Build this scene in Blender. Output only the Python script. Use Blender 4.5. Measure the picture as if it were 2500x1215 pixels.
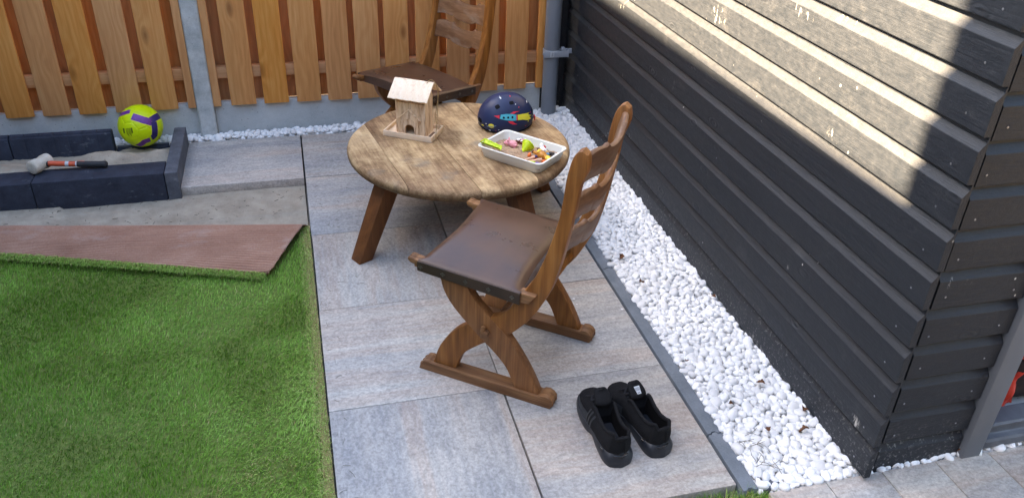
import bpy, bmesh, math, random
import numpy as np
from mathutils import Matrix, Vector, noise as mnoise

for _o in list(bpy.data.objects):
    bpy.data.objects.remove(_o, do_unlink=True)
random.seed(7)
RNG = np.random.default_rng(11)
SC = bpy.context.scene
COL = SC.collection
R = math.radians

# ------------------------------------------------------------------ camera
CAM_LOC = Vector((0.0129, -2.1709, 1.9312))
YAW, PITCH, ROLL = R(15.557), R(31.154), R(2.239)
fw = Vector((math.sin(YAW) * math.cos(PITCH), math.cos(YAW) * math.cos(PITCH), -math.sin(PITCH)))
rt = fw.cross(Vector((0, 0, 1))).normalized()
up = rt.cross(fw)
rt2 = math.cos(ROLL) * rt + math.sin(ROLL) * up
up2 = -math.sin(ROLL) * rt + math.cos(ROLL) * up
cam_data = bpy.data.cameras.new('camera')
cam_data.sensor_fit = 'HORIZONTAL'
cam_data.sensor_width = 36.0
cam_data.lens = 36.0 * 2021.0 / 2500.0
cam_data.clip_start = 0.05
cam_data.clip_end = 300.0
cam = bpy.data.objects.new('camera', cam_data)
M = Matrix.Identity(4)
for i in range(3):
    M[i][0] = rt2[i]; M[i][1] = up2[i]; M[i][2] = -fw[i]; M[i][3] = CAM_LOC[i]
cam.matrix_world = M
COL.objects.link(cam)
SC.camera = cam

# ------------------------------------------------------------------ sky and sun
SUN_EL, SUN_AZ = R(40), R(-14)       # the sun stands behind the left end of the fence; light travels towards +x and -y
world = bpy.data.worlds.new('World')
SC.world = world
world.use_nodes = True
wn = world.node_tree
sky = wn.nodes.new('ShaderNodeTexSky')
sky.sky_type = 'NISHITA'
sky.sun_disc = False
sky.sun_elevation = SUN_EL
sky.sun_rotation = math.atan2(-math.cos(SUN_AZ), -math.sin(SUN_AZ)) % (2 * math.pi)
sky.air_density = 1.0
sky.dust_density = 2.0
sky.ozone_density = 1.0
bg = wn.nodes['Background']
bg.inputs['Strength'].default_value = SKY_STRENGTH = 0.05
wn.links.new(sky.outputs['Color'], bg.inputs['Color'])
sun_data = bpy.data.lights.new('sun', 'SUN')
sun_data.energy = 5.0
sun_data.angle = R(0.53)
sun_data.color = (1.0, 0.77, 0.52)
sun = bpy.data.objects.new('sun', sun_data)
sun.rotation_euler = Vector((math.cos(SUN_EL) * math.cos(SUN_AZ), math.cos(SUN_EL) * math.sin(SUN_AZ), -math.sin(SUN_EL))).to_track_quat('-Z', 'Y').to_euler()
sun.location = (-6, 3, 9)
COL.objects.link(sun)

vs = SC.view_settings
vs.view_transform = 'Standard'
vs.look = 'None'
vs.gamma = 1.0
vs.use_curve_mapping = False
vs.exposure = 4.38
vs.use_white_balance = True          # the phone balanced for the blue open shade
vs.white_balance_temperature = 7150.0
vs.white_balance_tint = 10.0
SC.render.engine = 'CYCLES'
SC.cycles.use_denoising = True
SC.cycles.max_bounces = 5
SC.cycles.diffuse_bounces = 4
SC.cycles.glossy_bounces = 2

# ------------------------------------------------------------------ node helper
class NT:
    def __init__(self, name, rough=0.6, spec=0.4):
        self.m = bpy.data.materials.new(name)
        self.m.use_nodes = True
        self.t = self.m.node_tree
        self.b = self.t.nodes['Principled BSDF']
        self.b.inputs['Roughness'].default_value = rough
        self.b.inputs['Specular IOR Level'].default_value = spec
    def n(self, typ, ins=None, out=0, **props):
        nd = self.t.nodes.new('ShaderNode' + typ)
        for k, v in props.items():
            setattr(nd, k, v)
        for k, v in (ins or {}).items():
            self.put(nd.inputs[k], v)
        return nd.outputs[out]
    def put(self, sock, v):
        if isinstance(v, bpy.types.NodeSocket):
            self.t.links.new(v, sock)
        else:
            if hasattr(sock, 'default_value'):
                if hasattr(sock.default_value, '__len__') and len(sock.default_value) == 4 and len(v) == 3:
                    v = (*v, 1.0)
                sock.default_value = v
    def set(self, **kw):
        for k, v in kw.items():
            self.put(self.b.inputs[k.replace('_', ' ')], v)
        return self.m
    def math(self, op, a, b=0.0, clamp=False):
        return self.n('Math', {0: a, 1: b}, operation=op, use_clamp=clamp)
    def mixc(self, f, a, b, mode='MIX'):
        nd = self.t.nodes.new('ShaderNodeMix'); nd.data_type = 'RGBA'; nd.blend_type = mode
        self.put(nd.inputs[0], f); self.put(nd.inputs[6], a); self.put(nd.inputs[7], b)
        return nd.outputs[2]
    def ramp(self, f, stops):
        nd = self.t.nodes.new('ShaderNodeValToRGB')
        self.put(nd.inputs[0], f)
        cr = nd.color_ramp
        while len(cr.elements) > 2: cr.elements.remove(cr.elements[-1])
        for i, (p, c) in enumerate(stops):
            e = cr.elements[i] if i < 2 else cr.elements.new(p)
            e.position = p
            e.color = (*c, 1) if hasattr(c, '__len__') else (c, c, c, 1)
        return nd.outputs[0]
    def rand(self):
        return self.n('ObjectInfo', out='Random')
    def coord(self, scale=(1, 1, 1), rnd=True):
        c = self.n('TexCoord', out='Object')
        if rnd:
            o = self.math('MULTIPLY', self.rand(), 37.0)
            off = self.n('CombineXYZ', {0: o, 1: self.math('MULTIPLY', o, 1.7), 2: self.math('MULTIPLY', o, 0.6)})
            c = self.n('VectorMath', {0: c, 1: off}, operation='ADD')
        return self.n('VectorMath', {0: c, 1: scale}, operation='MULTIPLY')
    def noise(self, vec, scale=5.0, detail=4.0, rough=0.55, dist=0.0):
        return self.n('TexNoise', {'Vector': vec, 'Scale': scale, 'Detail': detail, 'Roughness': rough, 'Distortion': dist})
    def bump(self, h, strength=0.3, dist=0.005):
        self.put(self.b.inputs['Normal'], self.n('Bump', {'Strength': strength, 'Distance': dist, 'Height': h}))

def L(r, g, b):
    f = lambda c: (c / 255 / 12.92) if c / 255 < 0.04045 else ((c / 255 + 0.055) / 1.055) ** 2.4
    return (f(r), f(g), f(b))

def plain(name, col, rough=0.55, spec=0.4, var=0.12, nscale=18.0, bump=0.0, metal=0.0):
    t = NT(name, rough, spec)
    n = t.noise(t.coord(), nscale, 5, 0.6)
    dk = tuple(c * (1 - var) for c in col); lt = tuple(min(1, c * (1 + var)) for c in col)
    t.set(Base_Color=t.ramp(n, [(0.3, dk), (0.7, lt)]), Metallic=metal)
    if bump: t.bump(t.noise(t.coord(), nscale * 6, 4), bump, 0.002)
    return t.m

def wood(name, dark, mid, light, ax=2, rough=0.62, freq=70.0, knots=1.0, knotcol=None, bump=0.25, wear=0.0, wearcol=(0.4, 0.33, 0.26), spec=0.35, val=0.25, fine=160.0, ring=0.10, wsc=(5.0, 14.0), cs=0.27, wlo=0.52):
    """figured wood, grain along local axis ax"""
    t = NT(name, rough, spec)
    def sc(al, ac):
        v = [ac, ac, ac]; v[ax] = al
        return t.coord(tuple(v))
    base = t.coord()
    sep = t.t.nodes.new('ShaderNodeSeparateXYZ'); t.put(sep.inputs[0], base)
    ac = [i for i in range(3) if i != ax]
    v = t.math('ADD', sep.outputs[ac[0]], t.math('MULTIPLY', sep.outputs[ac[1]], 0.7))
    warp = t.noise(sc(2.2, 7.0), 1.0, 3)
    vor = t.n('TexVoronoi', {'Vector': sc(2.6, 6.5), 'Scale': 1.0, 'Randomness': 1.0})
    kn = t.n('MapRange', {0: vor, 1: 0.0, 2: 0.42, 3: 1.0, 4: 0.0}, clamp=True)
    kn = t.math('MULTIPLY', t.math('POWER', kn, 2.0), knots)
    v2 = t.math('ADD', t.math('ADD', v, t.math('MULTIPLY', warp, 0.16)), t.math('MULTIPLY', kn, 0.10))
    rings = t.math('ADD', t.math('MULTIPLY', t.math('SINE', t.math('MULTIPLY', v2, freq * 3.2)), 0.5), 0.5)
    fin = t.noise(sc(4.0, fine), 1.0, 3, 0.6)
    blot = t.noise(sc(1.5, 5.0), 1.0, 3)
    f = t.math('ADD', t.math('ADD', t.math('MULTIPLY', rings, ring), t.math('MULTIPLY', fin, 0.46)), t.math('ADD', t.math('MULTIPLY', blot, 0.44), 0.10 - ring / 2))
    col = t.ramp(f, [(0.5 - cs, dark), (0.52, mid), (0.52 + cs, light)])
    kc = knotcol or tuple(c * 0.35 for c in dark)
    kcore = t.n('MapRange', {0: vor, 1: 0.04, 2: 0.15, 3: 1.0, 4: 0.0}, clamp=True)
    col = t.mixc(t.math('MULTIPLY', kcore, 0.80 * min(1, knots), True), col, kc)
    if wear:
        wn_ = t.noise(sc(*wsc), 1.0, 6, 0.7)
        wm = t.n('MapRange', {0: wn_, 1: wlo, 2: wlo + 0.2, 3: 0.0, 4: wear}, clamp=True)
        col = t.mixc(wm, col, wearcol)
    hv = t.n('HueSaturation', {'Hue': 0.5, 'Saturation': t.math('ADD', 0.92, t.math('MULTIPLY', t.rand(), 0.16)),
             'Value': t.math('ADD', 1 - val / 2, t.math('MULTIPLY', t.rand(), val)), 'Color': col})
    t.set(Base_Color=hv)
    h = t.math('ADD', t.math('MULTIPLY', rings, 0.35), t.math('ADD', fin, t.math('MULTIPLY', kcore, 1.2)))
    if bump: t.bump(h, bump, 0.0025)
    return t.m

MT = {}
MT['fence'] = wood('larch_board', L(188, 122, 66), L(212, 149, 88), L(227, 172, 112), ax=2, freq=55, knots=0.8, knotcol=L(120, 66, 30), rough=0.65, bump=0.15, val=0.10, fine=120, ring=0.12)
MT['fence_gap_shade'] = wood('larch_gap_shade', L(132, 88, 54), L(156, 110, 72), L(174, 130, 90), ax=2, freq=55, knots=0.8, knotcol=L(90, 52, 28), rough=0.7, bump=0.15, val=0.15, fine=120, ring=0.12)  # front larch again, with the shade of the gaps put into the colour
MT['fence_rail'] = wood('larch_rail', L(160, 105, 62), L(195, 140, 90), L(215, 165, 115), ax=0, freq=55, knots=0.8, knotcol=L(100, 60, 35), rough=0.7, bump=0.15)
MT['oak'] = wood('oak_frame', L(70, 41, 18), L(132, 84, 42), L(168, 116, 64), cs=0.24, ax=2, freq=45, knots=0.15, rough=0.5, bump=0.35, val=0.12, fine=140, wear=0.35, wearcol=L(120, 92, 66))
MT['oakh'] = wood('oak_runner', L(62, 39, 20), L(118, 79, 46), L(158, 114, 72), cs=0.24, ax=0, freq=45, knots=0.15, rough=0.55, bump=0.35, val=0.12, fine=140, wear=0.4, wearcol=L(130, 104, 78))
MT['slat'] = wood('oak_slat', L(76, 48, 28), L(118, 82, 54), L(150, 112, 80), ax=1, freq=45, knots=0.15, rough=0.5, bump=0.25, val=0.2, fine=120, wear=0.7, wearcol=L(150, 134, 118))
MT['tableleg'] = wood('table_leg_oak', L(66, 36, 16), L(98, 58, 28), L(120, 76, 40), ax=2, freq=40, knots=0.2, rough=0.6, bump=0.3, val=0.1, wear=0.3, wearcol=L(95, 66, 40))
MT['pine'] = wood('pale_pine', L(212, 178, 138), L(232, 204, 168), L(242, 224, 196), ax=2, freq=60, knots=0.0, rough=0.7, bump=0.1, val=0.06, wear=0.85, wearcol=L(150, 96, 56), wsc=(7, 40), wlo=0.47)
MT['roofpine'] = wood('pale_pine_roof', L(222, 196, 164), L(238, 218, 192), L(246, 232, 212), ax=1, freq=60, knots=0.0, rough=0.7, bump=0.1, val=0.05, wear=0.5, wearcol=L(196, 156, 124), wsc=(8, 60))
MT['pineh'] = wood('pale_pine_tray', L(204, 176, 142), L(224, 200, 170), L(236, 218, 194), ax=0, freq=60, knots=0.0, rough=0.7, bump=0.1, val=0.08, wear=0.35, wearcol=L(172, 132, 96))

# table top: dry, rough-sawn oak with cross saw marks and grey worn patches
def table_mat():
    t = NT('weathered_oak_top', 0.7, 0.25)
    long_ = t.noise(t.coord((70, 3.0, 70)), 1.0, 5, 0.7, 0.5)
    saw = t.noise(t.coord((5, 170, 5)), 1.0, 3, 0.6, 1.6)
    pat = t.noise(t.coord((3.2, 2.6, 3)), 1.0, 5, 0.6)
    big = t.noise(t.coord((7, 4, 5)), 1.0, 6, 0.7)
    gr = t.noise(t.coord((90, 9, 90)), 1.0, 3, 0.7)
    f = t.math('ADD', t.math('ADD', t.math('MULTIPLY', long_, 0.22), t.math('MULTIPLY', saw, 0.14)), t.math('ADD', t.math('MULTIPLY', gr, 0.14), t.math('ADD', t.math('MULTIPLY', big, 0.50), t.math('MULTIPLY', t.rand(), 0.06))))
    c = t.ramp(f, [(0.40, L(86, 64, 42)), (0.50, L(144, 116, 84)), (0.60, L(194, 166, 126)), (0.70, L(212, 190, 154))])
    red = t.n('MapRange', {0: pat, 1: 0.45, 2: 0.68, 3: 0.0, 4: 0.8}, clamp=True)
    c = t.mixc(red, c, t.ramp(f, [(0.3, L(66, 44, 30)), (0.7, L(134, 100, 76))]))
    grey = t.n('MapRange', {0: t.noise(t.coord((5, 5, 5)), 1.3, 5), 1: 0.60, 2: 0.74, 3: 0.0, 4: 0.6}, clamp=True)
    c = t.mixc(grey, c, L(112, 108, 100))
    # the rounded edge goes darker brown where the surface turns down
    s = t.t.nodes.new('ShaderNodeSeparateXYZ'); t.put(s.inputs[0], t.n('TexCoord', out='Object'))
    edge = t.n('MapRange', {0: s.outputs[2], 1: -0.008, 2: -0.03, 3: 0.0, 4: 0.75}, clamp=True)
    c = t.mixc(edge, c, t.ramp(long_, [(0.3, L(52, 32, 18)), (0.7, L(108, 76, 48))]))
    t.set(Base_Color=c)
    t.bump(t.math('ADD', t.math('MULTIPLY', saw, 1.0), t.math('ADD', long_, gr)), 0.55, 0.003)
    return t.m
MT['table'] = table_mat()

def paint_mat():
    """black tar-like paint over rough sawn boards, grain along local Y"""
    t = NT('black_paint', 0.5, 0.34)
    sep = t.t.nodes.new('ShaderNodeSeparateXYZ'); t.put(sep.inputs[0], t.coord())
    grain = t.noise(t.coord((150, 5, 150)), 1.0, 4, 0.65)
    rough_ = t.noise(t.coord((60, 30, 60)), 1.0, 4, 0.7)
    warp = t.noise(t.coord((6, 1.6, 6)), 1.0, 2)
    vor = t.n('TexVoronoi', {'Vector': t.coord((8, 3.6, 8)), 'Scale': 1.0})
    kn = t.n('MapRange', {0: vor, 1: 0.05, 2: 0.20, 3: 1.0, 4: 0.0}, clamp=True)
    kring = t.math('SINE', t.math('MULTIPLY', vor, 70.0))
    rings = t.math('SINE', t.math('ADD', t.math('MULTIPLY', t.math('ADD', sep.outputs[2], t.math('MULTIPLY', warp, 0.30)), 150.0), t.math('MULTIPLY', kn, 6.0)))
    h = t.math('ADD', t.math('ADD', grain, t.math('MULTIPLY', rough_, 0.9)), t.math('ADD', t.math('MULTIPLY', rings, 0.05), t.math('MULTIPLY', kn, t.math('MULTIPLY', kring, 0.8))))
    c = t.ramp(rough_, [(0.3, (0.0115, 0.0150, 0.0205)), (0.62, (0.0175, 0.0212, 0.0275)), (0.8, (0.032, 0.037, 0.044))])
    # small lime-white splashes and bird droppings running down the boards
    sp = t.n('TexVoronoi', {'Vector': t.coord((26, 26, 18)), 'Scale': 1.0})
    msk = t.noise(t.coord((3, 2.2, 3)), 1.0, 3)
    spot = t.math('MULTIPLY', t.n('MapRange', {0: sp, 1: 0.05, 2: 0.09, 3: 1.0, 4: 0.0}, clamp=True), t.n('MapRange', {0: msk, 1: 0.60, 2: 0.66, 3: 0.0, 4: 1.0}, clamp=True))
    dr = t.noise(t.coord((30, 60, 14)), 1.0, 5, 0.7)
    dm = t.noise(t.coord((4, 3.0, 6)), 1.0, 2)
    drip = t.math('MULTIPLY', t.n('MapRange', {0: dr, 1: 0.57, 2: 0.64, 3: 0.0, 4: 1.0}, clamp=True), t.n('MapRange', {0: dm, 1: 0.68, 2: 0.74, 3: 0.0, 4: 1.0}, clamp=True))
    scuff = t.math('MULTIPLY', t.n('MapRange', {0: t.noise(t.coord((9, 7, 9)), 1.0, 6, 0.7), 1: 0.6, 2: 0.85, 3: 0.0, 4: 1.0}, clamp=True), 0.22)
    c = t.mixc(scuff, c, (0.16, 0.16, 0.16))
    c = t.mixc(t.math('MAXIMUM', spot, drip), c, (0.55, 0.54, 0.50))
    ps = t.t.nodes.new('ShaderNodeSeparateXYZ'); t.put(ps.inputs[0], t.n('NewGeometry', out='Position'))
    low = t.n('MapRange', {0: ps.outputs[2], 1: 0.02, 2: 0.20, 3: 1.0, 4: 0.0}, clamp=True)
    spl = t.n('MapRange', {0: t.noise(t.n('NewGeometry', out='Position'), 75.0, 4, 0.75), 1: 0.56, 2: 0.70, 3: 0.0, 4: 0.75}, clamp=True)
    c = t.mixc(t.math('MULTIPLY', low, spl), c, (0.36, 0.35, 0.33))           # lime and soil splashed up from the ground
    t.set(Base_Color=c, Roughness=t.n('MapRange', {0: rough_, 1: 0.3, 2: 0.7, 3: 0.42, 4: 0.6}))
    t.bump(h, 0.6, 0.0022)
    return t.m
MT['paint'] = paint_mat()

def paver_mat():
    t = NT('banded_concrete_slab', 0.75, 0.3)
    band = t.noise(t.coord((0.55, 5.5, 1)), 1.0, 4, 0.6, 0.2)
    mot = t.noise(t.coord((4, 6, 4)), 1.0, 5, 0.65)
    band2 = t.noise(t.coord((0.7, 9, 1)), 1.0, 4, 0.6, 0.3)
    fine = t.noise(t.coord((90, 90, 90)), 1.0, 4, 0.8)
    streak = t.noise(t.coord((9, 38, 9)), 1.0, 5, 0.7, 0.8)
    c = t.ramp(band, [(0.30, L(136, 140, 145)), (0.40, L(152, 153, 154)), (0.50, L(174, 171, 166)), (0.57, L(174, 160, 149)), (0.66, L(188, 184, 176)), (0.78, L(144, 147, 149))])
    c2 = t.ramp(mot, [(0.32, L(136, 137, 138)), (0.5, L(166, 162, 156)), (0.68, L(190, 184, 174))])
    c = t.mixc(0.36, c, c2)
    eff = t.math('MULTIPLY', t.n('MapRange', {0: streak, 1: 0.52, 2: 0.72, 3: 0.0, 4: 0.5}, clamp=True), t.n('MapRange', {0: band2, 1: 0.4, 2: 0.6, 3: 0.08, 4: 0.5}, clamp=True))
    c = t.mixc(eff, c, L(208, 206, 200))
    drk = t.math('MULTIPLY', t.n('MapRange', {0: streak, 1: 0.46, 2: 0.34, 3: 0.0, 4: 1.0}, clamp=True), 0.22)
    c = t.mixc(drk, c, L(96, 102, 108))
    sp = t.math('MULTIPLY', t.n('MapRange', {0: fine, 1: 0.3, 2: 0.7, 3: 0.72, 4: 1.26}), t.n('MapRange', {0: t.noise(t.coord((42, 70, 42)), 1.0, 4, 0.75, 0.6), 1: 0.3, 2: 0.7, 3: 0.80, 4: 1.20}))
    c = t.mixc(1.0, c, t.n('CombineXYZ', {0: sp, 1: sp, 2: sp}), 'MULTIPLY')
    v = t.math('ADD', 0.90, t.math('MULTIPLY', t.rand(), 0.2))
    c = t.mixc(1.0, c, t.n('CombineXYZ', {0: v, 1: v, 2: v}), 'MULTIPLY')
    t.set(Base_Color=c)
    t.bump(t.math('ADD', fine, streak), 0.3, 0.0015)
    return t.m
MT['paver'] = paver_mat()

def stone(name, a, b, rough=0.8, sc=9.0, bump=0.35, pits=0.0, white=0.0, wcol=None, island=0.0):
    t = NT(name, rough, 0.3)
    n = t.noise(t.coord((sc, sc, sc)), 1.0, 6, 0.65)
    fine = t.noise(t.coord((170, 170, 170)), 1.0, 3, 0.7)
    c = t.ramp(t.math('ADD', t.math('MULTIPLY', n, 0.7), t.math('MULTIPLY', fine, 0.3)), [(0.34, a), (0.66, b)])
    if white:
        w = t.n('MapRange', {0: t.noise(t.coord((16, 9, 30)), 1.0, 6, 0.75), 1: 0.60, 2: 0.74, 3: 0.0, 4: white}, clamp=True)
        c = t.mixc(w, c, wcol or L(190, 192, 196))
    h = fine
    if pits:
        vor = t.n('TexVoronoi', {'Vector': t.coord((28, 28, 28)), 'Scale': 1.0})
        p = t.n('MapRange', {0: vor, 1: 0.05, 2: 0.12, 3: 1.0, 4: 0.0}, clamp=True)
        c = t.mixc(t.math('MULTIPLY', p, pits), c, tuple(x * 0.35 for x in a))
        h = t.math('SUBTRACT', fine, p)
    v = t.math('ADD', 0.93, t.math('MULTIPLY', t.rand(), 0.14))
    if island:
        ri = t.math('ADD', t.n('NewGeometry', out='Random Per Island'), t.math('MULTIPLY', t.rand(), 7.0))
        v = t.n('MapRange', {0: t.math('POWER', t.math('FRACT', ri), 2.0), 1: 0.0, 2: 1.0, 3: 1.04, 4: 1.0 - island})
    c = t.mixc(1.0, c, t.n('CombineXYZ', {0: v, 1: v, 2: v}), 'MULTIPLY')
    t.set(Base_Color=c)
    t.bump(h, bump, 0.002)
    return t.m
MT['concrete'] = stone('grey_concrete', L(160, 166, 167), L(196, 201, 201), sc=4, pits=0.6, bump=0.3)
MT['post'] = stone('concrete_post', L(150, 156, 157), L(200, 205, 205), sc=12, pits=0.4, bump=0.4)
MT['darkblock'] = stone('anthracite_block', L(38, 43, 55), L(58, 64, 78), sc=14, white=0.6, wcol=L(120, 124, 130))
MT['darkblock2'] = stone('anthracite_slab', L(66, 70, 78), L(100, 104, 112), sc=14, white=0.4, wcol=L(150, 154, 160))
MT['edging'] = stone('slate_edging', L(92, 100, 108), L(124, 132, 140), sc=7, white=0.12)
MT['pebble'] = stone('white_marble_pebble', L(216, 218, 220), L(244, 244, 242), rough=0.55, sc=40, bump=0.12, island=0.14)
MT['pebblebed'] = stone('pebble_dust', L(120, 118, 112), L(170, 168, 162), sc=50, bump=0.8)
MT['joint'] = stone('joint_sand', L(80, 80, 78), L(116, 114, 108), sc=60)
MT['soil'] = stone('soil', L(88, 80, 66), L(124, 114, 96), sc=3, bump=0.6)
MT['sand'] = stone('builders_sand', L(140, 131, 117), L(174, 165, 149), rough=0.95, sc=11, bump=0.7, pits=0.5)
MT['playsand'] = stone('play_sand', L(130, 106, 84), L(184, 158, 132), rough=0.95, sc=90, bump=0.9)

def grass_mat():
    t = NT('turf_fibre', 0.5, 0.3)
    a = t.n('Attribute', {}, out='Fac', attribute_name='tint', attribute_type='GEOMETRY')
    c = t.ramp(a, [(0.0, L(76, 114, 35)), (0.35, L(108, 155, 50)), (0.6, L(146, 190, 78)), (0.78, L(180, 204, 116)), (0.9, L(190, 174, 124)), (1.0, L(164, 138, 94))])
    t.set(Base_Color=c)
    t.b.inputs['Subsurface Weight'].default_value = 0.0
    return t.m
MT['grass'] = grass_mat()
MT['selvedge'] = stone('turf_selvedge', L(104, 100, 58), L(150, 136, 90), sc=90, bump=1.0)
MT['turfbase'] = stone('turf_thatch', L(70, 90, 34), L(116, 128, 62), sc=70, bump=0.9)

def backing_mat():
    t = NT('turf_backing', 0.85, 0.2)
    n = t.noise(t.coord((5, 9, 5), False), 1.0, 5, 0.6)
    f = t.noise(t.coord((150, 150, 150), False), 1.0, 3, 0.7)
    c = t.ramp(t.math('ADD', t.math('MULTIPLY', n, 0.6), t.math('MULTIPLY', f, 0.4)), [(0.34, L(148, 110, 92)), (0.55, L(172, 134, 114)), (0.75, L(188, 158, 140))])
    w = t.n('MapRange', {0: t.noise(t.coord((3.0, 5, 3), False), 1.0, 6, 0.7), 1: 0.56, 2: 0.78, 3: 0.0, 4: 0.55}, clamp=True)
    c = t.mixc(w, c, L(196, 184, 176))
    a = t.n('Attribute', {}, out='Fac', attribute_name='rib', attribute_type='GEOMETRY')     # darker brown in the rib valleys
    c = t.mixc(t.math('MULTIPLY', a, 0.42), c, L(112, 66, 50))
    t.set(Base_Color=c)
    t.bump(f, 0.3, 0.002)
    return t.m
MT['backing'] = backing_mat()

def leather_mat(name, a, b, rough):
    t = NT(name, rough, 0.5)
    n = t.noise(t.coord((7, 7, 7)), 1.0, 5, 0.6)
    f = t.noise(t.coord((260, 260, 260)), 1.0, 2)
    t.set(Base_Color=t.ramp(n, [(0.3, a), (0.7, b)]), Roughness=t.n('MapRange', {0: n, 1: 0.3, 2: 0.7, 3: rough - 0.06, 4: rough + 0.1}))
    t.bump(t.math('ADD', f, t.math('MULTIPLY', n, 0.3)), 0.10, 0.0006)
    return t.m
MT['leather'] = leather_mat('brown_leather', L(66, 46, 36), L(92, 66, 50), 0.30)
MT['leather_edge'] = leather_mat('dark_leather_edge', L(40, 28, 20), L(70, 52, 40), 0.5)
MT['nail'] = plain('tarnished_nail', L(120, 116, 108), 0.4, 0.5, 0.2, metal=0.7)
MT['pvc'] = plain('grey_pvc', L(112, 120, 130), 0.42, 0.5, 0.06, 6)
MT['pvc2'] = plain('light_grey_pvc', L(150, 158, 168), 0.42, 0.5, 0.05, 6)
MT['frame'] = plain('grey_frame_paint', L(104, 108, 114), 0.45, 0.45, 0.05, 5, 0.1)
MT['alu'] = plain('dirty_sill_profile', L(92, 96, 102), 0.55, 0.4, 0.25, 12)
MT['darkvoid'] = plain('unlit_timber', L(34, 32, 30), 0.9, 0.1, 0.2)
MT['white_plastic'] = plain('white_plastic', L(218, 220, 214), 0.38, 0.5, 0.03, 5)
MT['lime'] = plain('lime_plastic', L(190, 214, 20), 0.4, 0.5, 0.05)
MT['pink'] = plain('pink_vinyl', L(236, 160, 170), 0.45, 0.5, 0.05)
MT['white'] = plain('white_vinyl', L(236, 236, 236), 0.4, 0.5, 0.03)
MT['red'] = plain('red_vinyl', L(200, 40, 40), 0.4, 0.5, 0.06)
MT['horse'] = plain('tan_vinyl', L(190, 128, 46), 0.4, 0.5, 0.1)
MT['yellow'] = plain('yellow_vinyl', L(236, 206, 80), 0.4, 0.5, 0.06)
MT['brown'] = plain('brown_vinyl', L(96, 54, 34), 0.5, 0.4, 0.1)
MT['orange'] = plain('orange_plastic', L(240, 120, 50), 0.4, 0.5, 0.06)
MT['skin'] = plain('peach_plastic', L(226, 178, 146), 0.45, 0.5, 0.05)
MT['navyplastic'] = plain('navy_plastic', L(60, 46, 110), 0.4, 0.5, 0.06)
MT['purple'] = plain('purple_plastic', L(110, 80, 170), 0.4, 0.5, 0.06)
MT['green'] = plain('green_plastic', L(80, 160, 50), 0.4, 0.5, 0.06)
MT['blackp'] = plain('black_plastic', L(30, 30, 32), 0.4, 0.5, 0.1)
MT['bluep'] = plain('blue_plastic', L(100, 160, 200), 0.4, 0.5, 0.06)
MT['helmet'] = plain('matt_navy_shell', L(30, 44, 80), 0.42, 0.4, 0.05, 6)
MT['hole'] = plain('vent_liner', L(14, 16, 24), 0.8, 0.2, 0.1)
MT['cyan'] = plain('cyan_print', L(70, 180, 200), 0.5, 0.4, 0.03)
MT['printred'] = plain('red_print', L(220, 50, 70), 0.5, 0.4, 0.03)
MT['printyel'] = plain('yellow_print', L(232, 226, 70), 0.5, 0.4, 0.04)
MT['printwhite'] = plain('white_print', L(230, 236, 236), 0.5, 0.4, 0.03)
MT['printgrey'] = plain('blue_grey_print', L(110, 140, 160), 0.5, 0.4, 0.03)
MT['ball'] = plain('fluorescent_ball', L(206, 232, 8), 0.42, 0.45, 0.04, 8, 0.05)
MT['ballpurple'] = plain('purple_ball_stripe', L(104, 46, 140), 0.4, 0.5, 0.35, 14)
MT['ballnavy'] = plain('navy_ball_stripe', L(48, 40, 104), 0.4, 0.5, 0.2, 14)
MT['ballprint'] = plain('ball_print', L(98, 116, 22), 0.5, 0.3, 0.1)
MT['rubberwhite'] = stone('dirty_white_rubber', L(176, 168, 150), L(216, 212, 202), rough=0.6, sc=22, bump=0.2)
MT['fibre'] = plain('orange_fibreglass', L(206, 84, 48), 0.4, 0.5, 0.12, 30)
MT['grip'] = plain('black_grip', L(44, 46, 50), 0.6, 0.4, 0.15, 40, 0.2)
MT['shoe'] = plain('black_mesh_fabric', L(22, 23, 26), 0.85, 0.2, 0.25, 120, 0.5)
MT['shoe2'] = plain('black_synthetic', L(46, 50, 55), 0.5, 0.4, 0.1, 40, 0.1)
MT['sole'] = plain('black_foam_sole', L(32, 36, 43), 0.45, 0.45, 0.1, 30, 0.05)
MT['gloss'] = plain('glossy_clip', L(22, 24, 28), 0.15, 0.6, 0.05)
MT['lining'] = plain('black_lining', L(11, 11, 13), 0.95, 0.1, 0.2, 80)
MT['lace'] = plain('black_lace', L(36, 37, 41), 0.8, 0.2, 0.2, 90)
MT['tag'] = plain('pale_tongue_tag', L(190, 196, 202), 0.5, 0.4, 0.04)
MT['tagprint'] = plain('grey_tag_print', L(110, 118, 126), 0.5, 0.3, 0.04)
MT['rope'] = plain('jute_string', L(170, 146, 108), 0.9, 0.2, 0.25, 200, 0.4)
MT['leaf'] = plain('dead_leaf', L(98, 66, 46), 0.8, 0.2, 0.35, 60, 0.3)
MT['straw'] = plain('dry_fibre', L(108, 104, 92), 0.8, 0.2, 0.3, 40)
MT['debris'] = plain('dark_debris', L(74, 64, 52), 0.85, 0.2, 0.4, 40)
MT['bagred'] = plain('red_nylon', L(190, 52, 34), 0.55, 0.35, 0.15, 25, 0.3)
MT['bagblack'] = plain('black_nylon', L(34, 26, 28), 0.6, 0.35, 0.3, 25, 0.3)
MT['screw'] = plain('zinc_screw', L(150, 152, 156), 0.35, 0.5, 0.1, metal=0.8)
MT['render'] = stone('slate_grey_render', L(88, 92, 100), L(108, 112, 120), sc=3)
MT['blockerbrick'] = stone('dark_blocker_brick', L(40, 45, 54), L(56, 62, 72), sc=6)
MT['rooftile'] = stone('dark_roof', L(60, 56, 54), L(88, 84, 80), sc=8)

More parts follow.
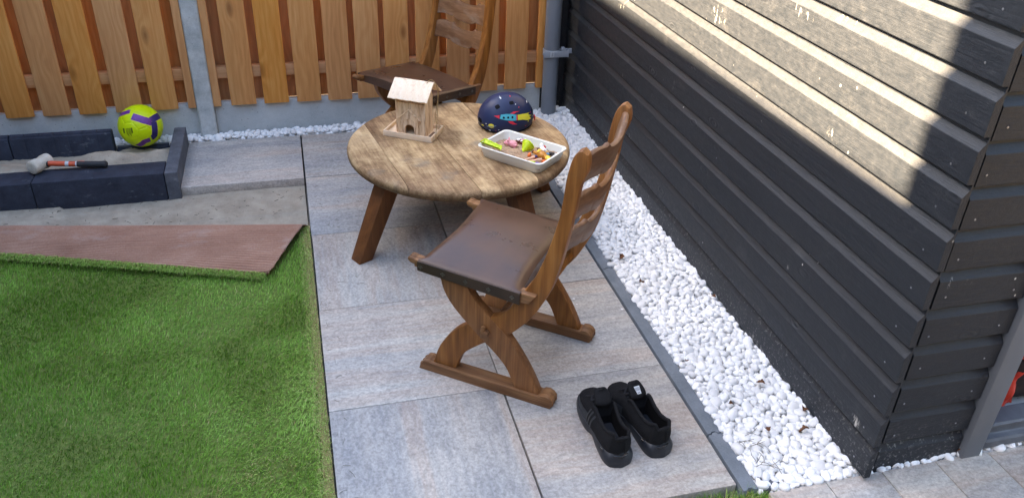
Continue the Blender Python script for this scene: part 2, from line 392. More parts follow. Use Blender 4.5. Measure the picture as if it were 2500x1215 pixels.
# ------------------------------------------------------------------ geometry helpers
def catmull(pts, n=4, closed=False):
    P = [Vector(p) for p in pts]; out = []
    m = len(P); rng = range(m if closed else m - 1)
    for i in rng:
        p0 = P[(i - 1) % m] if (closed or i > 0) else P[i] * 2 - P[i + 1]
        p1 = P[i]; p2 = P[(i + 1) % m]
        p3 = P[(i + 2) % m] if (closed or i + 2 < m) else p2 * 2 - p1
        for k in range(n):
            t = k / n
            out.append(0.5 * ((2 * p1) + (p2 - p0) * t + (2 * p0 - 5 * p1 + 4 * p2 - p3) * t * t + (3 * p1 - p0 - 3 * p2 + p3) * t ** 3))
    if not closed: out.append(P[-1].copy())
    return [tuple(v) for v in out]

def TR(loc=(0, 0, 0), rot=(0, 0, 0), scale=(1, 1, 1)):
    from mathutils import Euler
    return Matrix.LocRotScale(Vector(loc), Euler(rot), Vector(scale))

class G:
    """collects shapes into one mesh"""
    def __init__(self):
        self.v = []; self.f = []
    def add(self, verts, faces, M=None):
        o = len(self.v)
        if M is not None: verts = [tuple(M @ Vector(p)) for p in verts]
        self.v += [tuple(p) for p in verts]
        self.f += [tuple(i + o for i in f) for f in faces]
        return self
    def bm(self, b, M=None):
        b.verts.ensure_lookup_table(); b.verts.index_update()
        self.add([tuple(v.co) for v in b.verts], [tuple(v.index for v in f.verts) for f in b.faces], M)
        b.free(); return self
    def box(self, size, c=(0, 0, 0), bev=0.0, M=None, seg=2):
        b = bmesh.new(); bmesh.ops.create_cube(b, size=1.0)
        for v in b.verts: v.co = Vector((v.co.x * size[0] + c[0], v.co.y * size[1] + c[1], v.co.z * size[2] + c[2]))
        if bev: bmesh.ops.bevel(b, geom=b.edges[:], offset=bev, segments=seg, affect='EDGES', profile=0.5)
        return self.bm(b, M)
    def prism(self, poly, t0, t1, axis='y', bev=0.0, M=None, seg=2):
        """poly in the plane normal to axis, extruded from t0 to t1"""
        b = bmesh.new()
        def mk(p, t):
            return {'y': (p[0], t, p[1]), 'z': (p[0], p[1], t), 'x': (t, p[0], p[1])}[axis]
        lo = [b.verts.new(mk(p, t0)) for p in poly]; hi = [b.verts.new(mk(p, t1)) for p in poly]
        n = len(poly)
        caps = [b.faces.new(lo), b.faces.new(hi[::-1])]
        for i in range(n): b.faces.new((lo[i], hi[i], hi[(i + 1) % n], lo[(i + 1) % n]))
        bmesh.ops.recalc_face_normals(b, faces=b.faces[:])
        if bev:
            es = set()
            for c in caps: es |= set(c.edges)
            bmesh.ops.bevel(b, geom=list(es), offset=bev, segments=seg, affect='EDGES', profile=0.5, clamp_overlap=True)
        bmesh.ops.triangulate(b, faces=[f for f in b.faces if len(f.verts) > 4])
        return self.bm(b, M)
    def lathe(self, prof, seg=24, M=None, cap=True):
        v = []; f = []; n = len(prof)
        for k in range(seg):
            a = 2 * math.pi * k / seg
            for r, z in prof: v.append((r * math.cos(a), r * math.sin(a), z))
        for k in range(seg):
            k2 = (k + 1) % seg
            for i in range(n - 1): f.append((k * n + i, k2 * n + i, k2 * n + i + 1, k * n + i + 1))
        if cap:
            f.append(tuple(k * n for k in range(seg))[::-1]); f.append(tuple(k * n + n - 1 for k in range(seg)))
        return self.add(v, f, M)
    def tube(self, pts, r, seg=8, M=None, cap=True):
        P = [Vector(p) for p in pts]; v = []; f = []
        rr = r if hasattr(r, '__len__') else [r] * len(P)
        ref = None
        for i, p in enumerate(P):
            d = (P[min(i + 1, len(P) - 1)] - P[max(i - 1, 0)]).normalized()
            if ref is None: ref = d.orthogonal().normalized()
            ref = (ref - d * ref.dot(d)).normalized(); s = d.cross(ref)
            for k in range(seg):
                a = 2 * math.pi * k / seg
                v.append(tuple(p + (ref * math.cos(a) + s * math.sin(a)) * rr[i]))
        for i in range(len(P) - 1):
            for k in range(seg):
                k2 = (k + 1) % seg
                f.append((i * seg + k, i * seg + k2, (i + 1) * seg + k2, (i + 1) * seg + k))
        if cap:
            f.append(tuple(range(seg))[::-1]); f.append(tuple((len(P) - 1) * seg + k for k in range(seg)))
        return self.add(v, f, M)
    def ell(self, c, rad, rot=(0, 0, 0), sub=2, M=None):
        b = bmesh.new(); bmesh.ops.create_icosphere(b, subdivisions=sub, radius=1.0)
        T = TR(c, rot, rad if hasattr(rad, '__len__') else (rad,) * 3)
        return self.bm(b, (M @ T) if M is not None else T)
    def grid(self, fn, nu, nv, M=None, closed_u=False):
        v = [fn(i / (nu if closed_u else nu - 1), j / (nv - 1)) for i in range(nu) for j in range(nv)]
        f = []
        for i in range(nu if closed_u else nu - 1):
            i2 = (i + 1) % nu
            for j in range(nv - 1): f.append((i * nv + j, i2 * nv + j, i2 * nv + j + 1, i * nv + j + 1))
        return self.add(v, f, M)
    def mesh(self, name, mat, smooth=40.0, recalc=True):
        me = bpy.data.meshes.new(name)
        me.from_pydata(self.v, [], self.f)
        if recalc:
            b = bmesh.new(); b.from_mesh(me); bmesh.ops.recalc_face_normals(b, faces=b.faces[:]); b.to_mesh(me); b.free()
        me.materials.append(mat)
        if smooth is not None:
            me.shade_smooth()
            me.set_sharp_from_angle(angle=R(smooth))
        me.update()
        return me
    def obj(self, name, mat, parent=None, loc=(0, 0, 0), rot=(0, 0, 0), smooth=40.0, recalc=True):
        return link(name, self.mesh(name, mat, smooth, recalc), parent, loc, rot)

def link(name, data, parent=None, loc=(0, 0, 0), rot=(0, 0, 0)):
    o = bpy.data.objects.new(name, data)
    COL.objects.link(o)
    o.location = loc; o.rotation_euler = rot
    if parent is not None: o.parent = parent
    return o
def tag(o, label, cat, group=None):
    o['label'] = label; o['category'] = cat
    if group: o['group'] = group
    return o
def thing(name, label, cat, loc=(0, 0, 0), rotz=0.0, group=None):
    return tag(link(name, None, None, loc, (0, 0, rotz)), label, cat, group)
def struct(o, kind='structure'):
    o['kind'] = kind; return o
def copy_tree(o, parent=None):
    c = o.copy(); COL.objects.link(c); c.parent = parent
    for ch in list(o.children): copy_tree(ch, c)
    return c
def fbm(x, y, s=1.0, seed=0.0, oct=3):
    v = 0; a = 1; t = 0
    for k in range(oct):
        v += a * mnoise.noise(Vector((x * s, y * s, seed + k * 7.3))); t += a; a *= 0.5; s *= 2.1
    return v / t

# ------------------------------------------------------------------ ground, lawn bed and sand
struct(G().add([(-40, -40, -0.13), (40, -40, -0.13), (40, 40, -0.13), (-40, 40, -0.13)], [(0, 1, 2, 3)]).obj('ground', MT['soil'], smooth=None))

def sand_h(x, y):
    h = -0.048 + 0.010 * fbm(x, y, 2.2, 3.0) + 0.006 * fbm(x, y, 9.0, 5.0)
    if y > 1.5: h += 0.012 * max(0, min(1, (x + 0.9) / 0.7))     # banked up towards the loose slab
    if x < -1.15 and 1.5 < y < 1.85: h += 0.012
    return h
def sandbox_h(x, y):
    h = 0.008 + 0.10 * math.exp(-((x + 0.98) / 0.19) ** 2 - ((y - 2.06) / 0.12) ** 2) + 0.085 * math.exp(-((x + 1.45) / 0.2) ** 2 - ((y - 1.98) / 0.16) ** 2)
    h += 0.055 * math.exp(-((x + 0.72) / 0.09) ** 2 - ((y - 2.1) / 0.1) ** 2)
    return h + 0.016 * fbm(x, y, 8.0, 2.0) + 0.012 * fbm(x, y, 26.0, 4.0)
sb = G().grid(lambda a, b: (-2.7 + 2.69 * a, 1.05 + 0.75 * b, sand_h(-2.7 + 2.69 * a, 1.05 + 0.75 * b)), 190, 60)
struct(sb.obj('sand_bed', MT['sand'], smooth=None, recalc=False)).data.shade_smooth()
sbx = G().grid(lambda a, b: (-2.7 + 2.04 * a, 1.88 + 0.48 * b, sandbox_h(-2.7 + 2.04 * a, 1.88 + 0.48 * b)), 170, 46)
tag(sbx.obj('sand_heap', MT['sand'], smooth=None, recalc=False), 'beige sand heaped in the trough between the dark concrete blocks', 'sand').data.shade_smooth()

# ------------------------------------------------------------------ patio: banded concrete slabs
patio = struct(G().box((1.222, 2.98, 0.03), (0.605, 0.88, -0.062)).obj('patio', MT['joint'], smooth=None))
def slab_mesh(w, d, name='slab'):
    return G().box((w, d, 0.05), (0, 0, -0.025), 0.0025).mesh(name, MT['paver'], 30)
full = slab_mesh(0.5995, 0.5962)
rots = {(0, 0): 1, (0, 1): 0, (0, 2): 1, (1, 0): 0, (1, 1): 0, (1, 2): 0, (0, 3): 0, (1, 3): 0}
for j in range(4):
    for i in range(2):
        k = rots.get((i, j), 0)
        s = link('slab', full, patio, (0.3 + 0.604 * i + RNG.uniform(-.001, .001), -0.3 + 0.6 * j, RNG.uniform(-.002, .002)), (RNG.uniform(-.001, .001), RNG.uniform(-.001, .001), k * math.pi / 2))
cut = slab_mesh(0.6005, 0.555)
for i in range(-1, 2):
    link('slab', cut, patio, (0.3 + 0.604 * i - (0.005 if i < 0 else 0), 2.083 - (0.013 if i < 0 else 0), 0.004 if i < 0 else 0), (0, 0, 0))
spots = G()
for px, py, r in ((1.02, 0.47, 0.006), (0.97, 0.36, 0.009), (0.98, 0.385, 0.010), (1.0, 0.388, 0.006), (1.02, 0.43, 0.004), (1.19, 0.36, 0.006)):
    spots.lathe([(r, 0.0), (r * 0.9, 0.0008)], 14, TR((px, py, 0.002), (0, 0, 0), (1, 0.8, 1)))
spots.obj('paint_spot', MT['white'], patio)

# slate-coloured edging kerbs with a notched joint, each its own piece
def kerb(x0, x1, y0, y1, lab):
    n = [(x0, y0), (x0 + 0.012, y0), (x0 + 0.018, y0 + 0.008), (x0 + 0.03, y0 + 0.008), (x0 + 0.036, y0), (x1, y0),
         (x1, y1), (x0 + 0.036, y1), (x0 + 0.03, y1 + 0.008), (x0 + 0.018, y1 + 0.008), (x0 + 0.012, y1), (x0, y1)]
    o = G().prism(n, -0.12, 0.004, 'z', 0.002).obj('edging_kerb', MT['edging'])
    tag(o, lab, 'kerb', 'kerbs between slabs and pebbles')
kerb(1.212, 1.262, -0.628, -0.381, 'short slate grey edging kerb nearest the turf scrap')
kerb(1.212, 1.262, -0.376, 0.655, 'long slate grey edging kerb beside the sneakers and the near chair')
kerb(1.212, 1.262, 0.66, 1.68, 'slate grey edging kerb beside the round table, behind the near chair')
kerb(1.212, 1.262, 1.685, 2.36, 'slate grey edging kerb by the far corner, hidden behind the table')
tag(G().prism([(1.275, -0.638), (1.345, -0.632), (1.34, -0.585), (1.318, -0.58), (1.312, -0.592), (1.296, -0.59), (1.292, -0.58), (1.278, -0.582)], -0.05, 0.002, 'z', 0.003).obj('kerb_offcut', MT['darkblock2']),
    'small broken dark kerb offcut at the pebble corner by the turf scrap', 'offcut')

# path of narrow pavers in front of the shed
path = struct(G().box((3.3, 1.3, 0.03), (2.95, -1.3, -0.065)).obj('front_path', MT['joint'], smooth=None))
pv = slab_mesh(0.198, 0.598, 'paver')
xs = 1.3 - 0.02
for k in range(16):
    link('paver', pv, path, (1.385 + 0.2015 * k, -0.946 + RNG.uniform(-.002, .002), RNG.uniform(-.001, .001)), (0, 0, 0 if k % 2 else math.pi))
    link('paver', pv, path, (1.385 + 0.2015 * k, -1.55, 0), (0, 0, 0))

# ------------------------------------------------------------------ white pebbles
bed = struct(G().grid(lambda a, b: (1.262 + 0.40 * a, -0.66 + 3.2 * b, -0.03 + 0.03 * max(0, b - 0.7)), 6, 40).obj('pebble_bed', MT['pebblebed'], smooth=None))
G().grid(lambda a, b: (-1.05 + 2.35 * a, 2.30 + 0.16 * b, -0.03), 40, 4).obj('pebble_base', MT['pebblebed'], bed, smooth=None)
G().grid(lambda a, b: (1.6 + 1.2 * a, -0.66 + 0.12 * b, -0.03), 20, 4).obj('pebble_base', MT['pebblebed'], bed, smooth=None)
def pebble_variants(n):
    out = []
    for k in range(n):
        b = bmesh.new(); bmesh.ops.create_icosphere(b, subdivisions=2, radius=1.0)
        for v in b.verts:
            p = v.co.copy()
            q = Vector([math.copysign(abs(c) ** 0.82, c) for c in p])
            q *= 1 + 0.16 * mnoise.noise(p * 1.3 + Vector((k * 9.1, 0, 0))) + 0.05 * mnoise.noise(p * 3 + Vector((0, k * 5.0, 0)))
            v.co = q
        b.verts.ensure_lookup_table()
        out.append((np.array([tuple(v.co) for v in b.verts]), [tuple(v.index for v in f.verts) for f in b.faces])); b.free()
    return out
PV = pebble_variants(12)
PVM = [None] * 12
def in_strip(x, y):
    if 1.268 < x < 1.600 and -0.63 < y < 2.36: return True
    if -0.98 < x < 1.60 and 2.365 < y < 2.432: return True
    if -0.99 < x < -0.67 and 2.335 < y < 2.432: return True
    if 1.36 < x < 1.592 and -0.642 < y < -0.6: return True
    if 1.30 < x < 2.7 and -0.641 < y < -0.618: return True
    if 2.10 < x < 2.7 and -0.641 < y < -0.60: return True
    return False
def base_h(x, y):
    h = -0.012 + 0.008 * fbm(x, y, 3.0, 9.0)
    if x > 1.26 and y > 0.4: h += 0.030 * min(1, (y - 0.4) / 1.9) * (0.4 + 0.6 * min(1, (x - 1.26) / 0.25))
    if x > 1.52 and -0.6 < y: h += 0.010 * (x - 1.52) / 0.08
    if y > 2.36 and x < 1.26: h += 0.010
    return h
peb = []
cell = {}
def near_ok(x, y, r, z, f):
    cx, cy = int(x / 0.05), int(y / 0.05)
    for i in range(cx - 1, cx + 2):
        for j in range(cy - 1, cy + 2):
            for (a, b, s, zz) in cell.get((i, j, z), ()):
                if (a - x) ** 2 + (b - y) ** 2 < (f * (r + s)) ** 2: return False
    return True
def throw(n, layer, rmin, rmax, f, box):
    for _ in range(n):
        x = random.uniform(box[0], box[1]); y = random.uniform(box[2], box[3])
        if not in_strip(x, y): continue
        r = rmin + (rmax - rmin) * random.random() ** 1.4
        if not near_ok(x, y, r, layer, f): continue
        cell.setdefault((int(x / 0.05), int(y / 0.05), layer), []).append((x, y, r, 0))
        peb.append((x, y, base_h(x, y) + (0.012 if layer else -0.004) + random.uniform(-0.003, 0.004), r))
for lay in (0, 1):
    for bx in ((1.26, 1.6, -0.65, 2.36), (-1.0, 1.6, 2.33, 2.44), (1.3, 2.7, -0.65, -0.59)):
        area = (bx[1] - bx[0]) * (bx[3] - bx[2])
        throw(int(13000 * area), lay, 0.012, 0.022, 0.78, bx)
        throw(int(22000 * area), lay, 0.008, 0.012, 0.76, bx)
def peb_tf(p):
    x, y, z, r = p
    e = (random.gauss(0, 0.35), random.gauss(0, 0.35), random.uniform(0, 6.28))
    s = (r * random.uniform(1.05, 1.35), r * random.uniform(0.85, 1.02), r * random.uniform(0.62, 0.85))
    return TR((x, y, z), e, s)
def vis_size(p):
    d = (Vector(p[:3]) - CAM_LOC).length
    return p[3] / d + (0 if p[2] > -0.004 else -1)
peb.sort(key=vis_size, reverse=True)
def in_view(p):
    v = Vector(p[:3]) - CAM_LOC
    z = v.dot(fw); return abs(v.dot(rt2) / z) < 0.615 and abs(v.dot(up2) / z) < 0.298
nvis = 0
V = []; F = []; off = 0
for p in peb:
    T = peb_tf(p); k = random.randrange(12)
    if nvis < 290 and in_view(p):
        if PVM[k] is None:
            PVM[k] = G().add([tuple(q) for q in PV[k][0]], PV[k][1]).mesh('pebble', MT['pebble'], 180)
        o = link('pebble', PVM[k], bed); o.matrix_local = T
        nvis += 1
    else:
        m3 = np.array(T.to_3x3()); V.append(PV[k][0] @ m3.T + np.array(T.translation))
        F += [tuple(i + off for i in f) for f in PV[k][1]]; off += len(PV[k][0])
me = bpy.data.meshes.new('pebble_mass')
me.from_pydata(np.concatenate(V).tolist(), [], F); me.materials.append(MT['pebble']); me.shade_smooth()
struct(link('pebble_mass', me, bed), 'stuff')

# ------------------------------------------------------------------ artificial turf with its far edge folded back
turf = thing('artificial_turf', 'green artificial grass mat beside the slabs with its far edge folded back', 'artificial grass', (-1.2, 0.2, -0.045))
T0 = Vector((1.2, -0.2, 0.045))
def loc(p): return tuple(Vector(p) + T0)
fold_y = lambda x: 1.345 - 0.161 * x
near_y = lambda x: 0.895 - 0.349 * (x + 0.19)
def lawn_z(x, y): return -0.026 + 0.006 * fbm(x, y, 1.8, 21.0)
G().grid(lambda a, b: loc((-2.7 + 2.693 * a, -2.4 + (fold_y(-2.7 + 2.693 * a) - 0.02 + 2.4) * b, lawn_z(-2.7 + 2.693 * a, -2.4 + 3.7 * b))), 60, 80).obj('turf_sheet', MT['turfbase'], turf)
G().grid(lambda a, b: loc((-0.034 + 0.029 * a + 0.012 * fbm(b * 40, 0, 1.0, 2.0) * (1 - a), -2.3 + 3.62 * b, -0.0195 + 0.005 * fbm(a * 4, b * 90, 1.0, 8.0))), 8, 300).obj('selvedge', MT['selvedge'], turf)
def flap_pt(a, b):
    fx, nx = -2.75 + 2.742 * a, -2.65 + 2.46 * a
    wob = 0.10 * math.sin(3.1 * a * 2 + 0.6) * math.sin(math.pi * b) + 0.05 * fbm(a * 3, b, 1.5, 3.3) * math.sin(math.pi * b)
    bb = min(1, max(0, b))
    x = fx + (nx - fx) * bb; y = fold_y(fx) + (near_y(nx) - fold_y(fx)) * bb
    z = -0.045 + 0.058 * min(1, (bb / 0.16)) ** 0.55 + 0.012 * math.sin(math.pi * bb)
    z += 0.014 * fbm(x, y, 2.4, 40.0) * math.sin(math.pi * bb)
    if bb > 0.9 and a > 0.97: y += 0.02 * (a - 0.97) / 0.03 * (bb - 0.9) / 0.1
    y += bb ** 4 * 0.007 * fbm(x, 0.0, 6.0, 77.0); z += bb ** 3 * 0.010 * fbm(x, 1.0, 4.0, 78.0)
    rb = (b + wob * 0.25) * 27 * 2 * math.pi
    z += 0.0095 * (abs(math.sin(rb / 2)) ** 0.5 - 0.75)
    return x, y, z
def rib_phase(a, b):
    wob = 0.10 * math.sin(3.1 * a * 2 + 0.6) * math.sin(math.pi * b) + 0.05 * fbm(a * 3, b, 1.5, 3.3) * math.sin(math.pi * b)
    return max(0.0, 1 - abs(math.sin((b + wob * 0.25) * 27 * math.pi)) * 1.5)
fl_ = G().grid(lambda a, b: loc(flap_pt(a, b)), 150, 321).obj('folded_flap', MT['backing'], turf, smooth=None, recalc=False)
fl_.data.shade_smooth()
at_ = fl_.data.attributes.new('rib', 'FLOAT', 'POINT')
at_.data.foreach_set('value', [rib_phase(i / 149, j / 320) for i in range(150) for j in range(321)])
G().tube([loc((flap_pt(k / 120, 1.0)[0], flap_pt(k / 120, 1.0)[1] - 0.001, flap_pt(k / 120, 1.0)[2] - 0.004 + 0.002 * math.sin(k * 2.1))) for k in range(121)], 0.0035, 6).obj('cut_edge', MT['brown'], turf)
G().tube([loc((flap_pt(1.0, k / 60)[0], flap_pt(1.0, k / 60)[1], flap_pt(1.0, k / 60)[2] - 0.003)) for k in range(61)], 0.003, 6).obj('cut_edge', MT['backing'], turf)

def blades(px, py, pz, ang, lean, ln, wd, tint, name, parent, off=(0, 0, 0)):
    n = len(px)
    dx, dy = np.cos(ang), np.sin(ang)
    fa = RNG.uniform(0, 2 * np.pi, n)                       # facing of the ribbon
    sx, sy = np.cos(fa) * wd / 2, np.sin(fa) * wd / 2
    h1, h2 = ln * 0.5 * np.cos(lean * 0.5), ln * (0.5 * np.cos(lean * 0.5) + 0.5 * np.cos(lean * 1.35))
    r1, r2 = ln * 0.5 * np.sin(lean * 0.5), ln * (0.5 * np.sin(lean * 0.5) + 0.5 * np.sin(lean * 1.35))
    v = np.zeros((n, 5, 3))
    v[:, 0] = np.stack([px - sx, py - sy, pz], 1); v[:, 1] = np.stack([px + sx, py + sy, pz], 1)
    v[:, 2] = np.stack([px + dx * r1 - sx * .8, py + dy * r1 - sy * .8, pz + h1], 1); v[:, 3] = np.stack([px + dx * r1 + sx * .8, py + dy * r1 + sy * .8, pz + h1], 1)
    v[:, 4] = np.stack([px + dx * r2, py + dy * r2, pz + h2], 1)
    v += np.array(off)
    idx = np.arange(n)[:, None] * 5
    f = np.concatenate([idx + np.array([0, 1, 3]), idx + np.array([0, 3, 2]), idx + np.array([2, 3, 4])], 1).reshape(-1, 3)
    me = bpy.data.meshes.new(name)
    me.vertices.add(n * 5); me.loops.add(n * 9); me.polygons.add(n * 3)
    me.vertices.foreach_set('co', v.reshape(-1))
    me.loops.foreach_set('vertex_index', f.reshape(-1).astype(np.int32))
    me.polygons.foreach_set('loop_start', np.arange(0, n * 9, 3, dtype=np.int32))
    me.update(calc_edges=True)
    at = me.attributes.new('tint', 'FLOAT', 'POINT')
    at.data.foreach_set('value', np.repeat(np.clip(tint, 0, 1), 5).astype(np.float32))
    me.materials.append(MT['grass'])
    me.shade_smooth()
    return struct(link(name, me, parent), 'stuff')
# smooth vector noise on a coarse lattice for the lie of the pile
def lattice(seed, s):
    g = np.random.default_rng(seed).normal(size=(64, 64))
    def f(x, y):
        u = (x + 4) * s; w = (y + 4) * s
        i = np.floor(u).astype(int); j = np.floor(w).astype(int); a = u - i; b = w - j
        a = a * a * (3 - 2 * a); b = b * b * (3 - 2 * b); i %= 64; j %= 64
        i2 = (i + 1) % 64; j2 = (j + 1) % 64
        return (g[i, j] * (1 - a) + g[i2, j] * a) * (1 - b) + (g[i, j2] * (1 - a) + g[i2, j2] * a) * b
    return f
la, lb, lc, ld = lattice(1, 3.2), lattice(2, 4.5), lattice(3, 9.0), lattice(4, 2.2)
NB = 250000
bx_ = RNG.uniform(-2.2, -0.004, NB); by_ = RNG.uniform(-1.5, 1.7, NB)
vx = np.stack([bx_, by_, np.full(NB, -0.02)], 1) - np.array(CAM_LOC)
zz = vx @ np.array(fw); uu = vx @ np.array(rt2) / zz; ww = vx @ np.array(up2) / zz
keep = (zz > 0.3) & (np.abs(uu) < 0.80) & (np.abs(ww) < 0.42)
under = by_ > 0.895 - 0.349 * (bx_ + 0.19) + 0.06
rightflap = (bx_ + 0.19) * (1.345 - 0.895) - (by_ - 0.895) * 0.182 > 0.0      # right of the flap's side edge
keep &= (~under) | (rightflap & (by_ < 1.36))
bx_, by_ = bx_[keep], by_[keep]; n = len(bx_)
lean = np.clip(0.95 + 0.30 * la(bx_, by_) + 0.16 * lc(bx_, by_) + RNG.normal(0, 0.22, n), 0.15, 1.5)
ang = 0.25 + 0.75 * lb(bx_, by_) + 0.35 * lc(bx_, by_) + RNG.normal(0, 0.65, n)
ln = np.clip(RNG.normal(0.021, 0.0035, n), 0.011, 0.032)
edge = np.clip((bx_ + 0.060) / 0.04, 0, 1)
tint = 0.38 + 0.12 * ld(bx_, by_) + RNG.normal(0, 0.13, n)
straw = (RNG.random(n) < 0.03 + 0.75 * edge) | ((RNG.random(n) < 0.45) & (((bx_ + 0.42) / 0.10) ** 2 + ((by_ + 0.30) / 0.07) ** 2 < 1)) | ((RNG.random(n) < 0.25) & (((bx_ + 0.22) / 0.13) ** 2 + ((by_ + 0.2) / 0.06) ** 2 < 1))
tint = np.where(straw, RNG.uniform(0.72, 1.0, n), tint)
ln = np.where(edge > 0.5, ln * 0.6, ln); ang = np.where(edge > 0.3, RNG.uniform(0, 6.28, n), ang); lean = np.where(edge > 0.5, 1.0, lean)
blades(bx_, by_, -0.026 + 0.004 * ld(bx_, by_), ang, lean, ln, RNG.uniform(0.0015, 0.0025, n), tint, 'grass_fibre', turf, tuple(T0))
ne = 9000
ex_ = RNG.uniform(-0.055, -0.010, ne); ey_ = RNG.uniform(-1.3, 1.32, ne)
blades(ex_, ey_, np.full(ne, -0.019), RNG.uniform(0, 6.28, ne), np.clip(RNG.normal(1.05, 0.3, ne), 0.2, 1.5), RNG.uniform(0.008, 0.016, ne), RNG.uniform(0.0012, 0.0020, ne), RNG.uniform(0.55, 1.0, ne), 'edge_fibre', turf, tuple(T0))
# fringe of pile hanging out under the folded edge
nf = 9000
fx_ = RNG.uniform(-2.3, -0.20, nf); t_ = RNG.random(nf)
fy_ = 0.895 - 0.349 * (fx_ + 0.19) + 0.004 - 0.022 * t_
blades(fx_, fy_, 0.010 - 0.018 * t_, -1.9 + RNG.normal(0, 0.5, nf), np.clip(RNG.normal(1.35, 0.25, nf), 0.6, 1.9), RNG.uniform(0.022, 0.036, nf), RNG.uniform(0.0013, 0.0022, nf), RNG.normal(0.62, 0.12, nf) + (RNG.random(nf) < 0.1) * 0.4, 'fringe_fibre', turf, tuple(T0))

# scrap of older turf at the front corner
scrap = thing('turf_scrap', 'ragged scrap of olive turf at the near edge of the slabs', 'artificial grass', (1.15, -0.72, -0.04))
G().prism([(-0.35, -0.25), (0.13, -0.25), (0.155, 0.075), (0.02, 0.105), (-0.1, 0.098), (-0.35, 0.09)], 0.0, 0.012, 'z').obj('turf_sheet', MT['turfbase'], scrap)
ns = 9000
sx_ = RNG.uniform(-0.35, 0.15, ns); sy_ = RNG.uniform(-0.2, 0.098, ns)
blades(sx_, sy_, np.full(ns, 0.012), RNG.normal(1.2, 1.1, ns), np.clip(RNG.normal(0.75, 0.35, ns), 0.1, 1.5), RNG.uniform(0.028, 0.055, ns), RNG.uniform(0.0012, 0.002, ns), np.where(RNG.random(ns) < 0.3, RNG.uniform(0.7, 1.0, ns), RNG.normal(0.25, 0.15, ns)), 'grass_fibre', scrap)

# ------------------------------------------------------------------ fence
BZ0, BZ1 = 0.178, 1.82
fboard = G().box((0.134, 0.018, BZ1 - BZ0), (0, 0, (BZ1 - BZ0) / 2), 0.0025).mesh('board', MT['fence'], 30)
bboard = G().box((0.134, 0.018, BZ1 - BZ0 - 0.01), (0, 0, (BZ1 - BZ0) / 2), 0.0025).mesh('back_board', MT['fence_gap_shade'], 30)
batten = G().box((0.04, 0.03, BZ1 - BZ0), (0, 0, (BZ1 - BZ0) / 2), 0.003).mesh('end_batten', MT['fence'], 30)
def fence_panel(x0, x1, lefts, label):
    p = thing('fence_panel', label, 'fence', ((x0 + x1) / 2, 2.45, BZ0), 0, 'wooden fence panels between concrete posts')
    cx = (x0 + x1) / 2
    for l in lefts:
        link('board', fboard, p, (l + 0.067 - cx, -0.028 + RNG.uniform(-.0015, .0015), RNG.uniform(-.003, .003)), (0, RNG.normal(0, 0.001), 0))
    for a, b in zip(lefts[:-1], lefts[1:]):
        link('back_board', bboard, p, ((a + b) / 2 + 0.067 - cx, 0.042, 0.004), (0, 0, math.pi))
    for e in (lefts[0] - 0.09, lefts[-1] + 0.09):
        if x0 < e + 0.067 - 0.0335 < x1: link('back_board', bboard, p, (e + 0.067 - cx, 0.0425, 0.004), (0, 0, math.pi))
    rail = G().box((x1 - x0 - 0.006, 0.046, 0.062), (0, 0, 0), 0.003).mesh('rail', MT['fence_rail'], 30)
    for z in (0.362, 0.98, 1.62): link('rail', rail, p, (0, 0.006, z - BZ0))
    for xe in (x0 + 0.022, x1 - 0.022): link('end_batten', batten, p, (xe - cx, -0.024, 0))
    return p
fence_panel(-2.42, -0.543, [-2.196 + 0.0, -2.019, -1.842, -1.665, -1.488, -1.311, -1.135, -0.953, -0.771], 'larch fence panel of upright boards left of the concrete post, behind the ball')
fence_panel(-0.455, 1.440, [-0.359, -0.182, -0.003, 0.170, 0.318 + 0.02, 0.503, 0.678, 0.855, 1.026, 1.202], 'larch fence panel right of the concrete post, behind the far chair')
def conc_post(x, lab):
    p = thing('concrete_post', lab, 'post', (x, 2.45, -0.1), 0, 'concrete fence posts')
    prof = [(-0.044, 0.02), (-0.044, -0.038), (-0.036, -0.047), (0.036, -0.047), (0.044, -0.038), (0.044, 0.02), (0.03, 0.05), (-0.03, 0.05)]
    v = []; f = []; nz = 110
    for k in range(nz):
        z = 2.0 * k / (nz - 1)
        for j, (a, b) in enumerate(prof):
            d = 0.0012 * mnoise.noise(Vector((a * 20, z * 55, x))) + (0.0016 if int(z * 26 + 3 * mnoise.noise(Vector((0, z * 3, 1)))) % 3 == 0 else 0)
            v.append((a, b - (d if b < 0 else 0), z))
    m = len(prof)
    for k in range(nz - 1):
        for j in range(m): f.append((k * m + j, k * m + (j + 1) % m, (k + 1) * m + (j + 1) % m, (k + 1) * m + j))
    f.append(tuple(range((nz - 1) * m, nz * m)))
    G().add(v, f).obj('shaft', MT['post'], p, smooth=25)
conc_post(-0.4985, 'rough grey concrete fence post between the two wooden panels')
conc_post(-2.47, 'grey concrete fence post beyond the left edge of the picture')
for x0, x1, lab in ((-2.42, -0.546, 'pale concrete base board under the fence, behind the ball'), (-0.452, 1.436, 'pale concrete base board under the fence, behind the far chair')):
    tag(G().box((x1 - x0, 0.036, 0.31), (0, 0, 0.155), 0.004).obj('base_board', MT['concrete'], None, ((x0 + x1) / 2, 2.462, -0.12)), lab, 'base board', 'concrete base boards under the fence')

